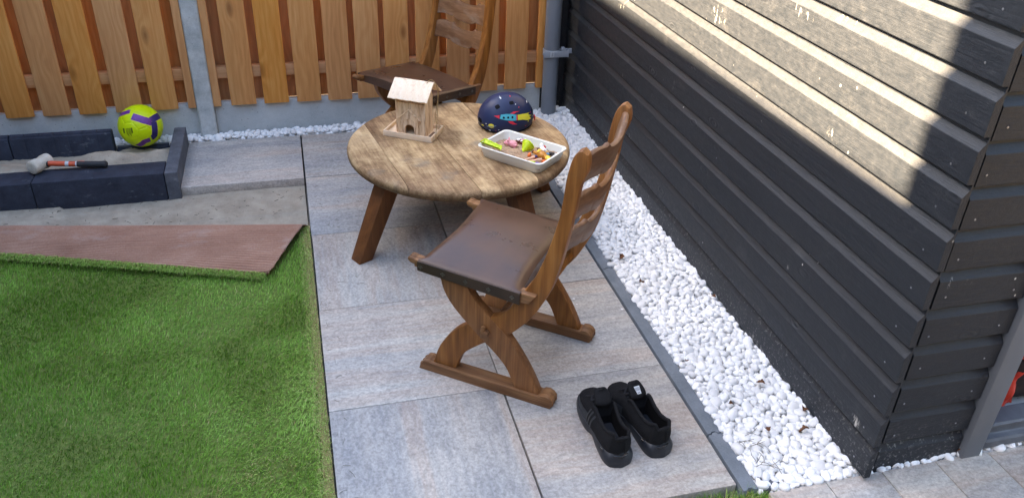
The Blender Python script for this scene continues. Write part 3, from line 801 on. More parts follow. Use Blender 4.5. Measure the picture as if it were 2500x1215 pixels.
# ------------------------------------------------------------------ black shed
shed = thing('garden_shed', 'black painted timber shed clad in horizontal boards, sunlit high on its side', 'shed', (1.62, -0.64, 0))
PIT = 0.1278
prof = [(0.0, 0.0), (-0.020, 0.0005), (-0.0212, 0.003), (-0.0212, 0.089), (-0.0205, 0.0910), (-0.0065, 0.110), (-0.005, 0.113), (-0.004, 0.1275), (0.0, 0.1275)]
def board_mesh(name, l):
    g = G(); n = max(2, int(l / 0.15)); m = len(prof); v = []; f = []
    for k in range(n + 1):
        y = -l / 2 + l * k / n
        w = 0.0008 * math.sin(y * 5) 
        for a, b in prof: v.append((a + (w if a < -0.01 else 0), y, b))
    for k in range(n):
        for j in range(m): f.append((k * m + j, k * m + (j + 1) % m, (k + 1) * m + (j + 1) % m, (k + 1) * m + j))
    f.append(tuple(range(m))); f.append(tuple(range(n * m, n * m + m))[::-1])
    return g.add(v, f).mesh(name, MT['paint'], 14)
screw = G().lathe([(0.0034, 0.0), (0.003, 0.0010), (0.0005, 0.0014)], 10).mesh('screw', MT['screw'], 40)
b_full, b_main, b_short = board_mesh('side_board', 3.335), board_mesh('side_board', 3.165), board_mesh('side_board', 0.164)
for k in range(-1, 18):
    z = 0.143 + PIT * k
    if k >= 3 and k % 3 != 1:
        b = link('side_board', b_main, shed, (0, -0.672 + 1.5825 + 0.64 + RNG.uniform(-.003, .003), z)); y0 = -1.5825
        link('side_board', b_short, shed, (0, 2.58 + 0.64, z))
    else:
        b = link('side_board', b_full, shed, (RNG.uniform(-.0008, .0008), -0.672 + 1.6675 + 0.64 + RNG.uniform(-.003, .003), z)); y0 = -1.6675
    for yy in (0.07,) + ((1.2,) if k % 3 == 0 else ()):
        link('screw', screw, b, (-0.0212, y0 + yy + RNG.uniform(-.01, .01), 0.03 + RNG.uniform(-.006, .006)), (0, -math.pi / 2, 0))
f_mesh = board_mesh('front_board', 0.312)
for k in range(-1, 18):
    z = 0.112 + PIT * k
    b = link('front_board', f_mesh, shed, (0.045 + 0.156, 0.025, z), (0, 0, math.pi / 2))
    for yy in (-0.105, 0.125):
        link('screw', screw, b, (-0.0212, yy + RNG.uniform(-.008, .008), 0.035 + RNG.uniform(-.006, .006)), (0, -math.pi / 2, 0))
# carcass: studs behind the cladding, door post, sill, floor, inner walls and roof
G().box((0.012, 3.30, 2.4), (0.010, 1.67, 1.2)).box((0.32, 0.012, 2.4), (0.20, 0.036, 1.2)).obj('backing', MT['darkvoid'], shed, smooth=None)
G().box((0.074, 0.07, 2.25), (0.398, 0.018, 1.115), 0.005).obj('door_post', MT['frame'], shed)
G().box((0.078, 0.07, 2.25), (1.46, 0.018, 1.115), 0.005).obj('door_post', MT['frame'], shed)
sp = [(-0.035, 0.0), (-0.035, 0.026), (-0.030, 0.034), (-0.014, 0.036), (-0.010, 0.040), (-0.008, 0.064), (-0.016, 0.069), (-0.018, 0.078), (-0.012, 0.085), (0.05, 0.088), (0.05, 0.0)]
G().prism(catmull(sp, 1), 0.437, 1.42, 'x', 0.0).obj('door_sill', MT['alu'], shed, (0, 0.03, 0.014), smooth=30)
G().box((2.6, 3.2, 0.11), (1.32, 1.65, 0.03)).obj('shed_floor', MT['concrete'], shed, smooth=None)
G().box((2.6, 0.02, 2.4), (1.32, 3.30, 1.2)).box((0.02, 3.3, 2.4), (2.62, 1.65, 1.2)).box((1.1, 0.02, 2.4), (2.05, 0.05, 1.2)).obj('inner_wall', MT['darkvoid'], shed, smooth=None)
G().box((0.182, 0.03, 2.4), (-0.083, 3.16, 1.2)).obj('added_gap_board', MT['paint'], shed, smooth=None)  # added board: closes the sunlit gap by the fence so it stays dark
G().box((2.8, 3.55, 0.05), (1.28, 1.66, 2.46)).obj('roof', MT['rooftile'], shed, smooth=None)

# red and black bag lying just inside the shed door
bag = thing('bag', 'red and black nylon bag lying inside the shed door', 'bag', (2.365, -0.435, 0.086), R(-8))
def bag_body(a, b):
    th = 2 * math.pi * a; ph = math.pi * b
    x = math.copysign(abs(math.sin(ph)) ** 0.6, 1) * math.copysign(abs(math.cos(th)) ** 0.6, math.cos(th)) * 0.24
    y = math.sin(ph) ** 0.6 * math.copysign(abs(math.sin(th)) ** 0.6, math.sin(th)) * 0.14
    z = 0.14 - math.copysign(abs(math.cos(ph)) ** 0.7, math.cos(ph)) * 0.14
    k = 1 + 0.12 * mnoise.noise(Vector((x * 9, y * 9, z * 12)))
    return (x * k, y * k, max(0.0, z * k * (0.85 + 0.3 * x)))
G().grid(bag_body, 40, 22, None, True).obj('body', MT['bagblack'], bag, smooth=180)
def pan(a, b):
    x = -0.235 + 0.13 * a + 0.03 * b; z = 0.005 + 0.15 * b
    return (x, -0.148 + 0.05 * abs(a - 0.6) + 0.02 * b + 0.012 * math.sin(a * 9) + 0.008 * math.sin(b * 11), z)
g = G().grid(pan, 14, 14); g.grid(lambda a, b: tuple(Vector(pan(a, b)) + Vector((0.003, 0.012, 0))), 14, 14)
g.obj('red_panel', MT['bagred'], bag, smooth=60)
G().tube(catmull([(-0.20, -0.10, 0.20), (-0.1, -0.155, 0.235), (0.02, -0.16, 0.27), (0.15, -0.14, 0.25), (0.22, -0.08, 0.2)], 6), 0.014, 8).obj('strap', MT['bagred'], bag)
G().tube(catmull([(-0.17, -0.12, 0.28), (-0.05, -0.14, 0.31), (0.1, -0.12, 0.33), (0.2, -0.06, 0.27)], 6), 0.012, 8).obj('handle', MT['bagred'], bag)

# downpipe in the corner
pipe = thing('downpipe', 'grey plastic rain downpipe standing in the corner of fence and shed', 'downpipe', (1.476, 2.385, -0.08))
G().lathe([(0.046, 0.0), (0.046, 2.5)], 32).obj('pipe', MT['pvc'], pipe, smooth=40)
br = G().lathe([(0.0475, -0.019), (0.0515, -0.018), (0.0515, 0.018), (0.0475, 0.019)], 32, TR((0, 0, 0.487)), cap=False)
br.box((0.15, 0.005, 0.037), (0.012, -0.052, 0.487), 0.002).box((0.006, 0.018, 0.042), (0.087, -0.046, 0.487), 0.001)
br.box((0.10, 0.012, 0.03), (0.09, 0.0, 0.487), 0.002).box((0.02, 0.03, 0.02), (0.06, -0.03, 0.51), 0.002)
bro = br.obj('bracket', MT['pvc2'], pipe)
G().box((0.022, 0.001, 0.03), (-0.012, -0.0552, 0.487)).obj('sticker', MT['tag'], bro)
gl = G()
for r_ in range(4): gl.box((0.012, 0.0006, 0.0032), (-0.011, -0.0560, 0.497 - r_ * 0.0062))
gl.obj('sticker_print', MT['tagprint'], bro)

# ------------------------------------------------------------------ dark concrete blocks of the unfinished sandbox
def block(x0, x1, y0, y1, z0, z1, name, lab, mat='darkblock', bev=0.005, rot=(0, 0, 0), group='dark concrete blocks round the sand trough'):
    o = G().box((x1 - x0, y1 - y0, z1 - z0), (0, 0, (z1 - z0) / 2), bev).obj(name, MT[mat], None, ((x0 + x1) / 2, (y0 + y1) / 2, z0), rot)
    return tag(o, lab, 'concrete block', group)
block(-1.258, -0.670, 1.767, 1.915, -0.12, 0.100, 'concrete_block', 'long anthracite concrete block in front of the sand, under the mallet handle')
block(-1.852, -1.262, 1.772, 1.918, -0.12, 0.096, 'concrete_block', 'anthracite concrete block cut off by the left edge, sand spilled on top', rot=(0, 0, 0.004))
block(-2.45, -1.856, 1.775, 1.92, -0.12, 0.096, 'concrete_block', 'anthracite concrete block beyond the left edge of the picture')
block(-0.666, -0.606, 1.762, 2.336, -0.12, 0.103, 'upright_slab', 'grey upright concrete slab standing between the sand trough and the loose slab', 'darkblock2', 0.003)
block(-0.968, -0.706, 2.288, 2.334, -0.12, 0.018, 'low_kerb', 'low dark kerb with pale top edge under the yellow ball', 'darkblock')
block(-0.702, -0.669, 2.289, 2.335, -0.12, 0.018, 'low_kerb', 'short low dark kerb between the ball and the upright slab', 'darkblock')
def palisade(x0, x1, lab):
    n = 7; w = (x1 - x0) / n; pl = [(x1, 2.318), (x0, 2.318)]
    for k in range(n):
        a = x0 + w * k
        pl += [(a, 2.260), (a + 0.004, 2.2582), (a + w * 0.5, 2.2570), (a + w - 0.004, 2.2582)]
    pl.append((x1, 2.260))
    g = G().prism([(p[0] - x0, p[1] - 2.29) for p in pl], 0.0, 0.225, 'z', 0.004)
    for k in range(n): g.tube([(w * k + 0.0015, 0.0, 0.2185), (w * (k + 1) - 0.0015, 0.0, 0.2185)], 0.020, 8)
    tag(g.obj('ribbed_block', MT['darkblock'], None, (x0, 2.29, -0.10), smooth=35), lab, 'concrete block', 'dark concrete blocks round the sand trough')
pk = G().box((0.262, 0.012, 0.004), (-0.837, 2.327, 0.0205)).obj('kerb_lip', MT['edging'], None)
lk = [o for o in bpy.data.objects if o.name == 'low_kerb'][0]; pk.parent = lk; pk.matrix_parent_inverse = Matrix.Translation(lk.location).inverted()
palisade(-1.458, -0.972, 'ribbed anthracite palisade block behind the sand, left of the ball')
palisade(-1.955, -1.463, 'ribbed anthracite palisade block mostly cut off by the left edge')

# ------------------------------------------------------------------ unseen house added on the left, its outline shaped to throw the shade
nb = thing('added_shade_house', 'unseen slate grey house added left of the garden, shaped to throw the shade', 'house', (-3.2, 0.7168, -0.13), R(1.9))
G().box((6, 3.4, 5.188), (-3, 1.701, 2.5940)).obj('wing_wall', MT['render'], nb, smooth=None)
G().box((6, 1.5, 7.188), (-3.0, -0.75, 3.5940)).obj('main_wall', MT['render'], nb, smooth=None)
G().box((5.9, 8.0, 3.2), (-3.05, -5.501, 1.6)).obj('low_wing_wall', MT['render'], nb, smooth=None)
for yy, zz_ in ((1.0, 1.0), (2.5, 1.0), (1.0, 3.4), (2.5, 3.4), (-3.6, 0.9), (-6.4, 0.9)):
    w_ = G().box((0.08, 1.1, 1.2), (0.0 if yy > 0 else -0.1, yy, zz_ + 0.6), 0.01).obj('window', MT['white'], nb)
    G().box((0.02, 0.96, 1.06), (0.04 if yy > 0 else -0.06, yy, zz_ + 0.6)).obj('pane', MT['gloss'], w_, smooth=None)

# unseen house added behind the camera to close off the low sky there
oh = thing('added_sky_blocker', 'unseen dark house added behind the camera to block low sky light', 'house', (1.5, -4.3, -0.13))
G().box((11.0, 5.0, 4.2), (0, -2.5, 2.1)).obj('wall', MT['blockerbrick'], oh, smooth=None)
G().prism([(0.25, 4.201), (-5.25, 4.201), (-2.5, 6.4)], -5.6, 5.6, 'x').obj('roof', MT['rooftile'], oh, smooth=None)
for xx, zz_, ww in ((-3.4, 0.9, 1.6), (0.4, 0.05, 1.8), (3.4, 0.9, 1.6), (-3.0, 2.75, 1.3), (0.4, 2.75, 1.3), (3.4, 2.75, 1.3)):
    hh_ = 2.2 if zz_ < 0.5 else 1.2
    w_ = G().box((ww, 0.08, hh_), (xx, 0.0, zz_ + hh_ / 2), 0.01).obj('window', MT['frame'], oh)
    G().box((ww - 0.16, 0.02, hh_ - 0.16), (xx, 0.04, zz_ + hh_ / 2)).obj('pane', MT['gloss'], w_, smooth=None)

# ------------------------------------------------------------------ round table
TX, TY, TH, TRAD = 0.686, 1.20, 0.41, 0.498
table = thing('round_table', 'low round weathered oak table with splayed square legs, toys on top', 'table', (TX, TY, 0), R(8.9))
prof_t = [(0.0, 0.0), (TRAD - 0.022, 0.0), (TRAD - 0.010, -0.004), (TRAD - 0.003, -0.011), (TRAD, -0.022), (TRAD - 0.002, -0.036), (TRAD - 0.010, -0.047), (TRAD - 0.020, -0.052), (0.0, -0.052)]
def plank(d0, d1):
    b = bmesh.new(); seg = 120; rows = []
    for k in range(seg):
        a = 2 * math.pi * k / seg; j = 1 + 0.0035 * mnoise.noise(Vector((math.cos(a) * 3, math.sin(a) * 3, 0)))
        rows.append([b.verts.new((r * j * math.cos(a), r * j * math.sin(a), z)) for r, z in prof_t[1:-1]])
    for k in range(seg):
        A, B = rows[k], rows[(k + 1) % seg]
        for i in range(len(A) - 1): b.faces.new((A[i], B[i], B[i + 1], A[i + 1]))
    b.faces.new([r[0] for r in rows]); b.faces.new([r[-1] for r in rows][::-1])
    for d, s in ((d0, -1), (d1, 1)):
        res = bmesh.ops.bisect_plane(b, geom=b.verts[:] + b.edges[:] + b.faces[:], plane_co=(d, 0, 0), plane_no=(s, 0, 0), clear_outer=True)
        ed = [e for e in res['geom_cut'] if isinstance(e, bmesh.types.BMEdge)]
        if ed: bmesh.ops.edgenet_fill(b, edges=ed)
    bmesh.ops.triangulate(b, faces=[f for f in b.faces if len(f.verts) > 4])
    return G().bm(b)
js = [-0.6, -0.347, -0.083, 0.181, 0.6]
for a, b_ in zip(js[:-1], js[1:]):
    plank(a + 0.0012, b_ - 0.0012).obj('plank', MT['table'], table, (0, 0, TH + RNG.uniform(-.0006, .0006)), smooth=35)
for k in range(4):
    ang_ = R(207.5 + 90 * k - 8.9); dx, dy = math.cos(ang_), math.sin(ang_)
    v = []; c0 = Vector((dx * 0.37, dy * 0.37, TH - 0.045)); c1 = Vector((dx * 0.545, dy * 0.545, 0.0))
    for c, hw in ((c0, 0.043), (c1, 0.034)):
        for sx, sy in ((-1, -1), (1, -1), (1, 1), (-1, 1)):
            t_ = Vector((dx, dy, 0)) ; s_ = Vector((-dy, dx, 0))
            v.append(tuple(c + t_ * hw * sx + s_ * hw * sy))
    b = bmesh.new(); vv = [b.verts.new(p) for p in v]
    for f in ((3, 2, 1, 0), (4, 5, 6, 7), (0, 1, 5, 4), (1, 2, 6, 5), (2, 3, 7, 6), (3, 0, 4, 7)): b.faces.new([vv[i] for i in f])
    bmesh.ops.bevel(b, geom=b.edges[:], offset=0.004, segments=2, affect='EDGES', profile=0.5)
    G().bm(b).obj('leg', MT['tableleg'], table)
G().box((0.52, 0.07, 0.04), (0, 0, 0), 0.003).obj('batten', MT['tableleg'], table, (0, 0, TH - 0.073), (0, 0, R(20)))

# ------------------------------------------------------------------ X-frame chairs
A_l = [(.078, .437), (.098, .363), (.135, .305), (.194, .247), (.253, .195), (.291, .163), (.332, .119), (.356, .072), (.370, .038)]
A_r = [(.172, .432), (.206, .367), (.267, .306), (.336, .244), (.394, .165), (.433, .098), (.460, .038)]
B_l = [(.050, .038), (.080, .125), (.134, .204), (.189, .249), (.230, .277), (.267, .301), (.298, .318), (.333, .352), (.360, .403), (.394, .458), (.422, .509), (.446, .574), (.463, .632), (.474, .675), (.488, .741), (.496, .811), (.501, .87), (.513, .93), (.528, .958), (.543, .967)]
B_r = [(.140, .038), (.167, .11), (.211, .156), (.254, .192), (.295, .220), (.336, .250), (.381, .299), (.423, .357), (.459, .429), (.481, .485), (.495, .541), (.506, .59), (.521, .679), (.536, .78), (.544, .847), (.560, .895), (.564, .925), (.559, .955)]
polyA = catmull(A_l, 3) + catmull(A_r, 3)[::-1]
polyB = catmull(B_l, 3) + catmull(B_r, 3)[::-1]
CW = 0.447
def chair_base(label, loc_, rz):
    ch = thing('chair', label, 'chair', loc_, rz, 'wooden X-frame chairs with leather seats')
    for side in (0, 1):
        my = (lambda a: a) if side == 0 else (lambda a: CW - a)
        s = sorted
        y0, y1 = s((my(0.0), my(0.036))); G().prism(polyA, y0, y1, 'y', 0.003).obj('front_leg', MT['oak'], ch, smooth=35)
        y0, y1 = s((my(0.003), my(0.040))); G().prism(polyB, y0, y1, 'y', 0.005).obj('back_post', MT['oak'], ch, smooth=35)
        rp = [(-0.002, 0.0), (0.506, 0.0), (0.512, 0.012), (0.513, 0.03), (0.503, 0.043), (0.488, 0.050), (0.470, 0.047), (0.463, 0.040), (0.048, 0.038), (0.036, 0.044), (0.018, 0.040), (0.004, 0.022)]
        y0, y1 = s((my(-0.010), my(0.046))); G().prism(rp, y0, y1, 'y', 0.004).obj('runner', MT['oakh'], ch, smooth=35)
        pw, pw2 = G(), G()
        for q_ in range(3):
            yy = my(0.000 + 0.018 * q_)
            pw.ell((0.506, yy, 0.024), (0.0085, 0.0085, 0.018), (0, -0.3, 0)); pw2.ell((0.010, yy, 0.020), (0.010, 0.0085, 0.012), (0, 0.5, 0))
        pw.obj('paw', MT['oakh'], ch, smooth=60); pw2.obj('paw', MT['oakh'], ch, smooth=60)
        # rail along the seat side: carved knuckles in front, tapering stub behind
        y0, y1 = s((my(-0.016), my(0.022)))
        rl = G().prism([(-0.004, 0.438), (-0.006, 0.466), (0.380, 0.448), (0.434, 0.447), (0.410, 0.412), (0.386, 0.410), (0.05, 0.432)], y0, y1, 'y', 0.003)
        rl.obj('seat_rail', MT['oakh'], ch, smooth=35)
        kn = G()
        for q_ in range(3): kn.ell((-0.012, my(-0.010 + 0.013 * q_), 0.458), (0.020, 0.0075, 0.013), (0, 0.35, 0))
        kn.obj('carved_end', MT['oakh'], ch, smooth=60)
    # leather seat over both rails
    path = [(-0.0235, -0.036), (-0.0245, -0.012), (-0.0225, -0.001), (-0.016, 0.005)]
    NA, cross = 26, []
    for y_, z_ in path: cross.append((y_, z_, 0.0))
    for k in range(1, 24):
        t_ = k / 24; cross.append((-0.016 + (CW + 0.032) * t_, 0.005 + 0.017 * (1 - abs(2 * t_ - 1) ** 2.6), math.sin(math.pi * t_)))
    for y_, z_ in path[::-1]: cross.append((CW - y_, z_, 0.0))
    def seat(a, j, dz=0.0):
        y_, z_, bow = cross[j]
        u0 = 0.014 + 0.026 * bow; u1 = 0.383 - 0.012 * bow
        u_ = u0 + (u1 - u0) * a
        ed = min(a, 1 - a); rnd = -0.014 * max(0, 1 - ed / 0.09) ** 2 * (1 if 3 < j < len(cross) - 4 else 0.15)
        crease = 0.0
        zz2 = 0.470 - 0.020 * u_ / 0.384 + z_ + rnd + 0.0012 * fbm(u_, y_, 9.0, 6.0) * bow
        return (u_, y_, zz2 + dz)
    nj = len(cross)
    v = [seat(i / (NA - 1), j) for i in range(NA) for j in range(nj)]
    f = [(i * nj + j, (i + 1) * nj + j, (i + 1) * nj + j + 1, i * nj + j + 1) for i in range(NA - 1) for j in range(nj - 1)]
    # underside
    o = len(v)
    for i in range(NA):
        for j in range(nj):
            p = seat(i / (NA - 1), j); v.append((p[0], p[1], min(p[2], 0.468 - 0.024 * p[0] / 0.384 - 0.036)))
    f += [(o + i * nj + j, o + i * nj + j + 1, o + (i + 1) * nj + j + 1, o + (i + 1) * nj + j) for i in range(NA - 1) for j in range(nj - 1)]
    for i in (0, NA - 1):
        for j in range(nj - 1): f.append((i * nj + j, i * nj + j + 1, o + i * nj + j + 1, o + i * nj + j))
    st = G().add(v, f).obj('seat', MT['leather'], ch, smooth=50)
    for side in (0, 1):
        yv = -0.0262 if side == 0 else CW + 0.0262
        fl = G().add([(0.013, yv, 0.434), (0.384, yv, 0.408), (0.384, yv, 0.450), (0.013, yv, 0.468), (0.013, yv + (0.003 if side == 0 else -0.003), 0.434), (0.384, yv + (0.003 if side == 0 else -0.003), 0.408), (0.384, yv + (0.003 if side == 0 else -0.003), 0.450), (0.013, yv + (0.003 if side == 0 else -0.003), 0.468)],
                     [(0, 1, 2, 3), (4, 7, 6, 5), (0, 4, 5, 1), (1, 5, 6, 2), (2, 6, 7, 3), (3, 7, 4, 0)])
        fl.obj('edge_strip', MT['leather_edge'], st, smooth=None)
        for k in range(5):
            u_ = 0.026 + 0.083 * k; zc = 0.451 - 0.022 * u_ / 0.384
            yb = yv - 0.0012 if side == 0 else yv + 0.0012
            ng = G().box((0.016, 0.0016, 0.0016), (u_, yb, zc)).box((0.0016, 0.0016, 0.016), (u_, yb - 0.0003 if side == 0 else yb + 0.0003, zc))
            for sa in (-1, 1):
                for sb_ in (-1, 1): ng.box((0.0113, 0.0014, 0.0012), (0, 0, 0), 0, TR((u_ + sa * 0.004, yb, zc + sb_ * 0.004), (0, R(45 * sa * sb_), 0)))
            ng.obj('nail', MT['nail'], st, smooth=None)
    # three wavy back slats, bowed backwards
    for zc, hh in ((0.885, 0.102), (0.750, 0.094), (0.624, 0.086)):
        zs = [p[1] for p in B_l]; um = np.interp(zc, [p[1] for p in B_l], [p[0] for p in B_l]) * 0.5 + np.interp(zc, [p[1] for p in B_r], [p[0] for p in B_r]) * 0.5
        slope = 0.22
        N = 56; v = []; f = []
        def wave(t_):
            e = min(t_, 1 - t_)
            w_ = 0.014 * math.sin(math.pi * min(e / 0.28, 1)) if e < 0.28 else -0.014 * math.sin(math.pi * (e - 0.28) / 0.44)
            return w_ + 0.016 * math.exp(-abs(e - 0.29) / 0.022)
        for k in range(N + 1):
            t_ = k / N; y_ = 0.020 + (CW - 0.04) * t_; bow = 0.040 * math.sin(math.pi * t_)
            zt = zc + hh / 2 + wave(t_); zb = zc - hh / 2 + wave(t_) * 0.8
            for th_, z_ in ((-0.009, zb + 0.003), (-0.011, (zb + zt) / 2), (-0.009, zt - 0.004), (-0.004, zt), (0.004, zt), (0.009, zt - 0.004), (0.011, (zb + zt) / 2), (0.009, zb + 0.003), (0.004, zb), (-0.004, zb)):
                v.append((um + bow + th_ + slope * (z_ - zc), y_, z_))
        m = 10
        for k in range(N):
            for j in range(m): f.append((k * m + j, k * m + (j + 1) % m, (k + 1) * m + (j + 1) % m, (k + 1) * m + j))
        f.append(tuple(range(m))); f.append(tuple(range(N * m, N * m + m))[::-1])
        G().add(v, f).obj('back_slat', MT['slat'], ch, smooth=50)
    # pivot dowel with pegs
    G().tube([(0.262, -0.024, 0.243), (0.262, 0.0, 0.243), (0.262, CW, 0.243), (0.262, CW + 0.024, 0.243)], 0.0105, 12).obj('pivot_dowel', MT['oakh'], ch)
    pg = G()
    for yy in (-0.010, CW + 0.010): pg.tube([(0.252, yy, 0.268), (0.250, yy, 0.243), (0.247, yy, 0.220)], [0.007, 0.010, 0.006], 8)
    pg.obj('peg', MT['oakh'], ch)
    G().prism([(0.385, 0.335), (0.415, 0.36), (0.405, 0.378), (0.372, 0.352)], 0.036, CW - 0.036, 'y', 0.003).obj('stretcher', MT['oak'], ch)
    return ch
chair1 = chair_base('brown leather X-frame chair in the foreground, drawn up to the round table', (0.339, 0.174, 0), R(-38.11))
chair2 = copy_tree(chair1)
chair2['label'] = 'dark leather X-frame chair against the fence, behind the round table'
chair2.location = (0.540, 1.603, 0); chair2.rotation_euler = (0, 0, R(30.09))

# ------------------------------------------------------------------ bird feeder
fd = thing('bird_feeder', 'small pale wooden bird feeder house with scorched walls on the table', 'bird feeder', (0.3606, 1.3256, TH + 0.001), math.atan2(-0.52125, 0.8534))
W, D = 0.234, 0.150
G().box((W - 0.012, D - 0.012, 0.005), (W / 2, D / 2, 0.006)).obj('tray_floor', MT['pineh'], fd)
for k in range(7): G().box((0.003, 0.07, 0.002), (0, 0, 0)).obj('slot', MT['brown'], fd, (0.213, 0.045 + 0.0, 0.0098), (0, 0, R(90))).location.y = 0.035 + 0.010 * k
for o in [c for c in fd.children if c.name.startswith('slot')]: o.scale = (1, 0.3, 1)
G().box((W, 0.006, 0.026), (W / 2, 0.003, 0.013), 0.001).obj('tray_side', MT['pineh'], fd)
G().box((W, 0.006, 0.026), (W / 2, D - 0.003, 0.013), 0.001).obj('tray_side', MT['pineh'], fd)
for x_ in (0.003, W - 0.003): G().box((0.006, D - 0.0125, 0.0255), (x_, D / 2, 0.013), 0.001).obj('tray_side', MT['pineh'], fd)
bx0, bx1, by0, by1, bz0, bz1 = 0.053, 0.194, 0.030, 0.124, 0.0086, 0.180
def arch(x0, x1, z0, z1, cx, aw, ah, base=None):
    base = z0 if base is None else base
    p = [(x0, z0), (cx - aw, z0), (cx - aw, z0 + ah - aw)]
    for k in range(1, 8):
        a = math.pi - math.pi * k / 8; p.append((cx + aw * math.cos(a), z0 + ah - aw + aw * math.sin(a)))
    return p + [(cx + aw, z0 + ah - aw), (cx + aw, z0), (x1, z0)]
cx = 0.119
G().prism(arch(bx0 + 0.006, bx1 - 0.006, bz0, bz1, cx, 0.022, 0.052) + [(bx1 - 0.006, 0.160), (bx0 + 0.006, 0.160)], by0 + 0.004, by0 + 0.010, 'y').obj('front_wall', MT['pine'], fd)
G().prism(arch(cx - 0.033, cx + 0.033, bz0, 0, cx, 0.0225, 0.0525) + [(cx + 0.033, 0.062), (cx + 0.020, 0.082), (cx, 0.086), (cx - 0.020, 0.082), (cx - 0.033, 0.062)], by0 - 0.004, by0 + 0.0035, 'y').obj('door_arch', MT['pine'], fd)
G().prism(arch(cx - 0.044, cx + 0.044, bz0, 0, cx, 0.0332, 0.080) + [(cx + 0.044, 0.088), (cx, 0.128), (cx - 0.044, 0.088)], by0 - 0.0075, by0 - 0.0045, 'y').obj('gable_board', MT['pine'], fd)
for s_ in (-1, 1):
    G().box((0.074, 0.013, 0.005), (0, 0, 0), 0.0008).obj('gable_strip', MT['pine'], fd, (cx + s_ * 0.0275, by0 - 0.006, 0.1085), (0, s_ * R(43), 0))
for x_ in (bx0 + 0.003, bx1 - 0.003):
    G().prism([(by0, bz0), (by1, bz0), (by1, bz1), (by0 + 0.047, 0.243), (by0, bz1)], x_ - 0.003, x_ + 0.003, 'x').obj('side_wall', MT['pine'], fd)
G().box((bx1 - bx0 - 0.0125, 0.006, bz1 - bz0), ((bx0 + bx1) / 2, by1 - 0.004, (bz0 + bz1) / 2)).obj('back_wall', MT['pine'], fd)
G().box((bx1 - bx0 - 0.0125, 0.006, 0.02), ((bx0 + bx1) / 2, by0 + 0.013, 0.166)).obj('top_strip', MT['pine'], fd)
sl = math.atan2(0.064, 0.086)
rl_ = math.hypot(0.064, 0.086)
ym = by0 + 0.047
for s_ in (-1, 1):
    n = 7; g = G()
    pl = [(0.037, 0.0), (0.222, 0.0)] if False else None
    # scalloped lower edge
    pp_ = [(0.0, 0.0), (0.186, 0.0)] + [(0.186 - 0.186 * k / 12, rl_ - 0.002 * (k % 2) - 0.001 * math.sin(k * 1.7)) for k in range(13)]
    if s_ < 0: pp_[0:2] = [(0.0, 0.0), (0.04, 0.0), (0.043, 0.004), (0.06, 0.004), (0.062, 0.0), (0.145, 0.0), (0.148, 0.004), (0.158, 0.003), (0.16, 0.0), (0.186, 0.0)]
    g.prism(pp_, -0.003, 0.003, 'z', 0.0008)
    for v_i, p in enumerate(g.v):
        q_ = Vector(p); g.v[v_i] = (q_.x + 0.033, s_ * (q_.y * math.cos(sl) + (q_.z) * math.sin(sl)) , -q_.y * math.sin(sl) + q_.z * math.cos(sl))
    g.obj('roof_panel', MT['roofpine'], fd, (0, ym + (0.0 if s_ < 0 else 0.004), 0.2505), smooth=30)
rope = catmull([(0.190, ym - 0.01, 0.249), (0.200, ym + 0.005, 0.262), (0.216, ym + 0.012, 0.253), (0.226, ym + 0.02, 0.225), (0.229, ym + 0.02, 0.15), (0.228, ym + 0.01, 0.08), (0.232, ym - 0.01, 0.04), (0.2375, ym - 0.03, 0.022), (0.2395, ym - 0.035, 0.004)], 6)
G().tube(rope, 0.0016, 6).obj('string', MT['rope'], fd)
G().tube(catmull([(0.216, ym + 0.012, 0.253), (0.222, ym + 0.05, 0.20), (0.20, by1 + 0.01, 0.06), (0.225, ym + 0.055, 0.03), (0.23, ym + 0.02, 0.029)], 6), 0.0014, 6).obj('string', MT['rope'], fd)

# ------------------------------------------------------------------ helmet
hm = thing('helmet', "navy child's cycle helmet with rocket print on the table", 'helmet', (0.936, 1.345, TH + 0.002), R(3))
HL, HW_, HH = 0.134, 0.102, 0.158
def hbase(a):                       # lower rim: dips at the temples, higher in front
    return 0.004 + 0.012 * max(0, math.cos(a)) ** 2 + 0.010 * max(0, -math.cos(a)) ** 3
def hpt(a, b, k=1.0):
    """a: azimuth (pi = front, towards -x), b: 0 rim .. 1 crown"""
    z0 = hbase(a); e = b * math.pi / 2
    c = math.cos(e) ** 0.92; s = math.sin(e) ** 0.96
    bulge = 1 + 0.035 * math.sin(math.pi * b)
    ca, sa = math.cos(a), math.sin(a)
    x = HL * c * math.copysign(abs(ca) ** 0.92, ca) * bulge * (1.0 if ca < 0 else 0.985) * k
    y = HW_ * c * math.copysign(abs(sa) ** 0.92, sa) * bulge * k
    z = z0 + (HH - z0) * s * k - (0.010 * (x / HL) * s if x < 0 else -0.0) * 0 
    tuck = 0.06 * max(0, 1 - b / 0.12)
    return (x * (1 - tuck), y * (1 - tuck), z)
G().grid(lambda a, b: hpt(2 * math.pi * a, b), 96, 40, None, True).obj('shell', MT['helmet'], hm, smooth=180)
G().grid(lambda a, b: hpt(2 * math.pi * a, b * 0.98, 0.93), 48, 20, None, True).obj('liner', MT['hole'], hm, smooth=180)
G().tube([hpt(2 * math.pi * k / 96, 0.0) for k in range(97)], 0.0026, 6).obj('rim_trim', MT['hole'], hm)
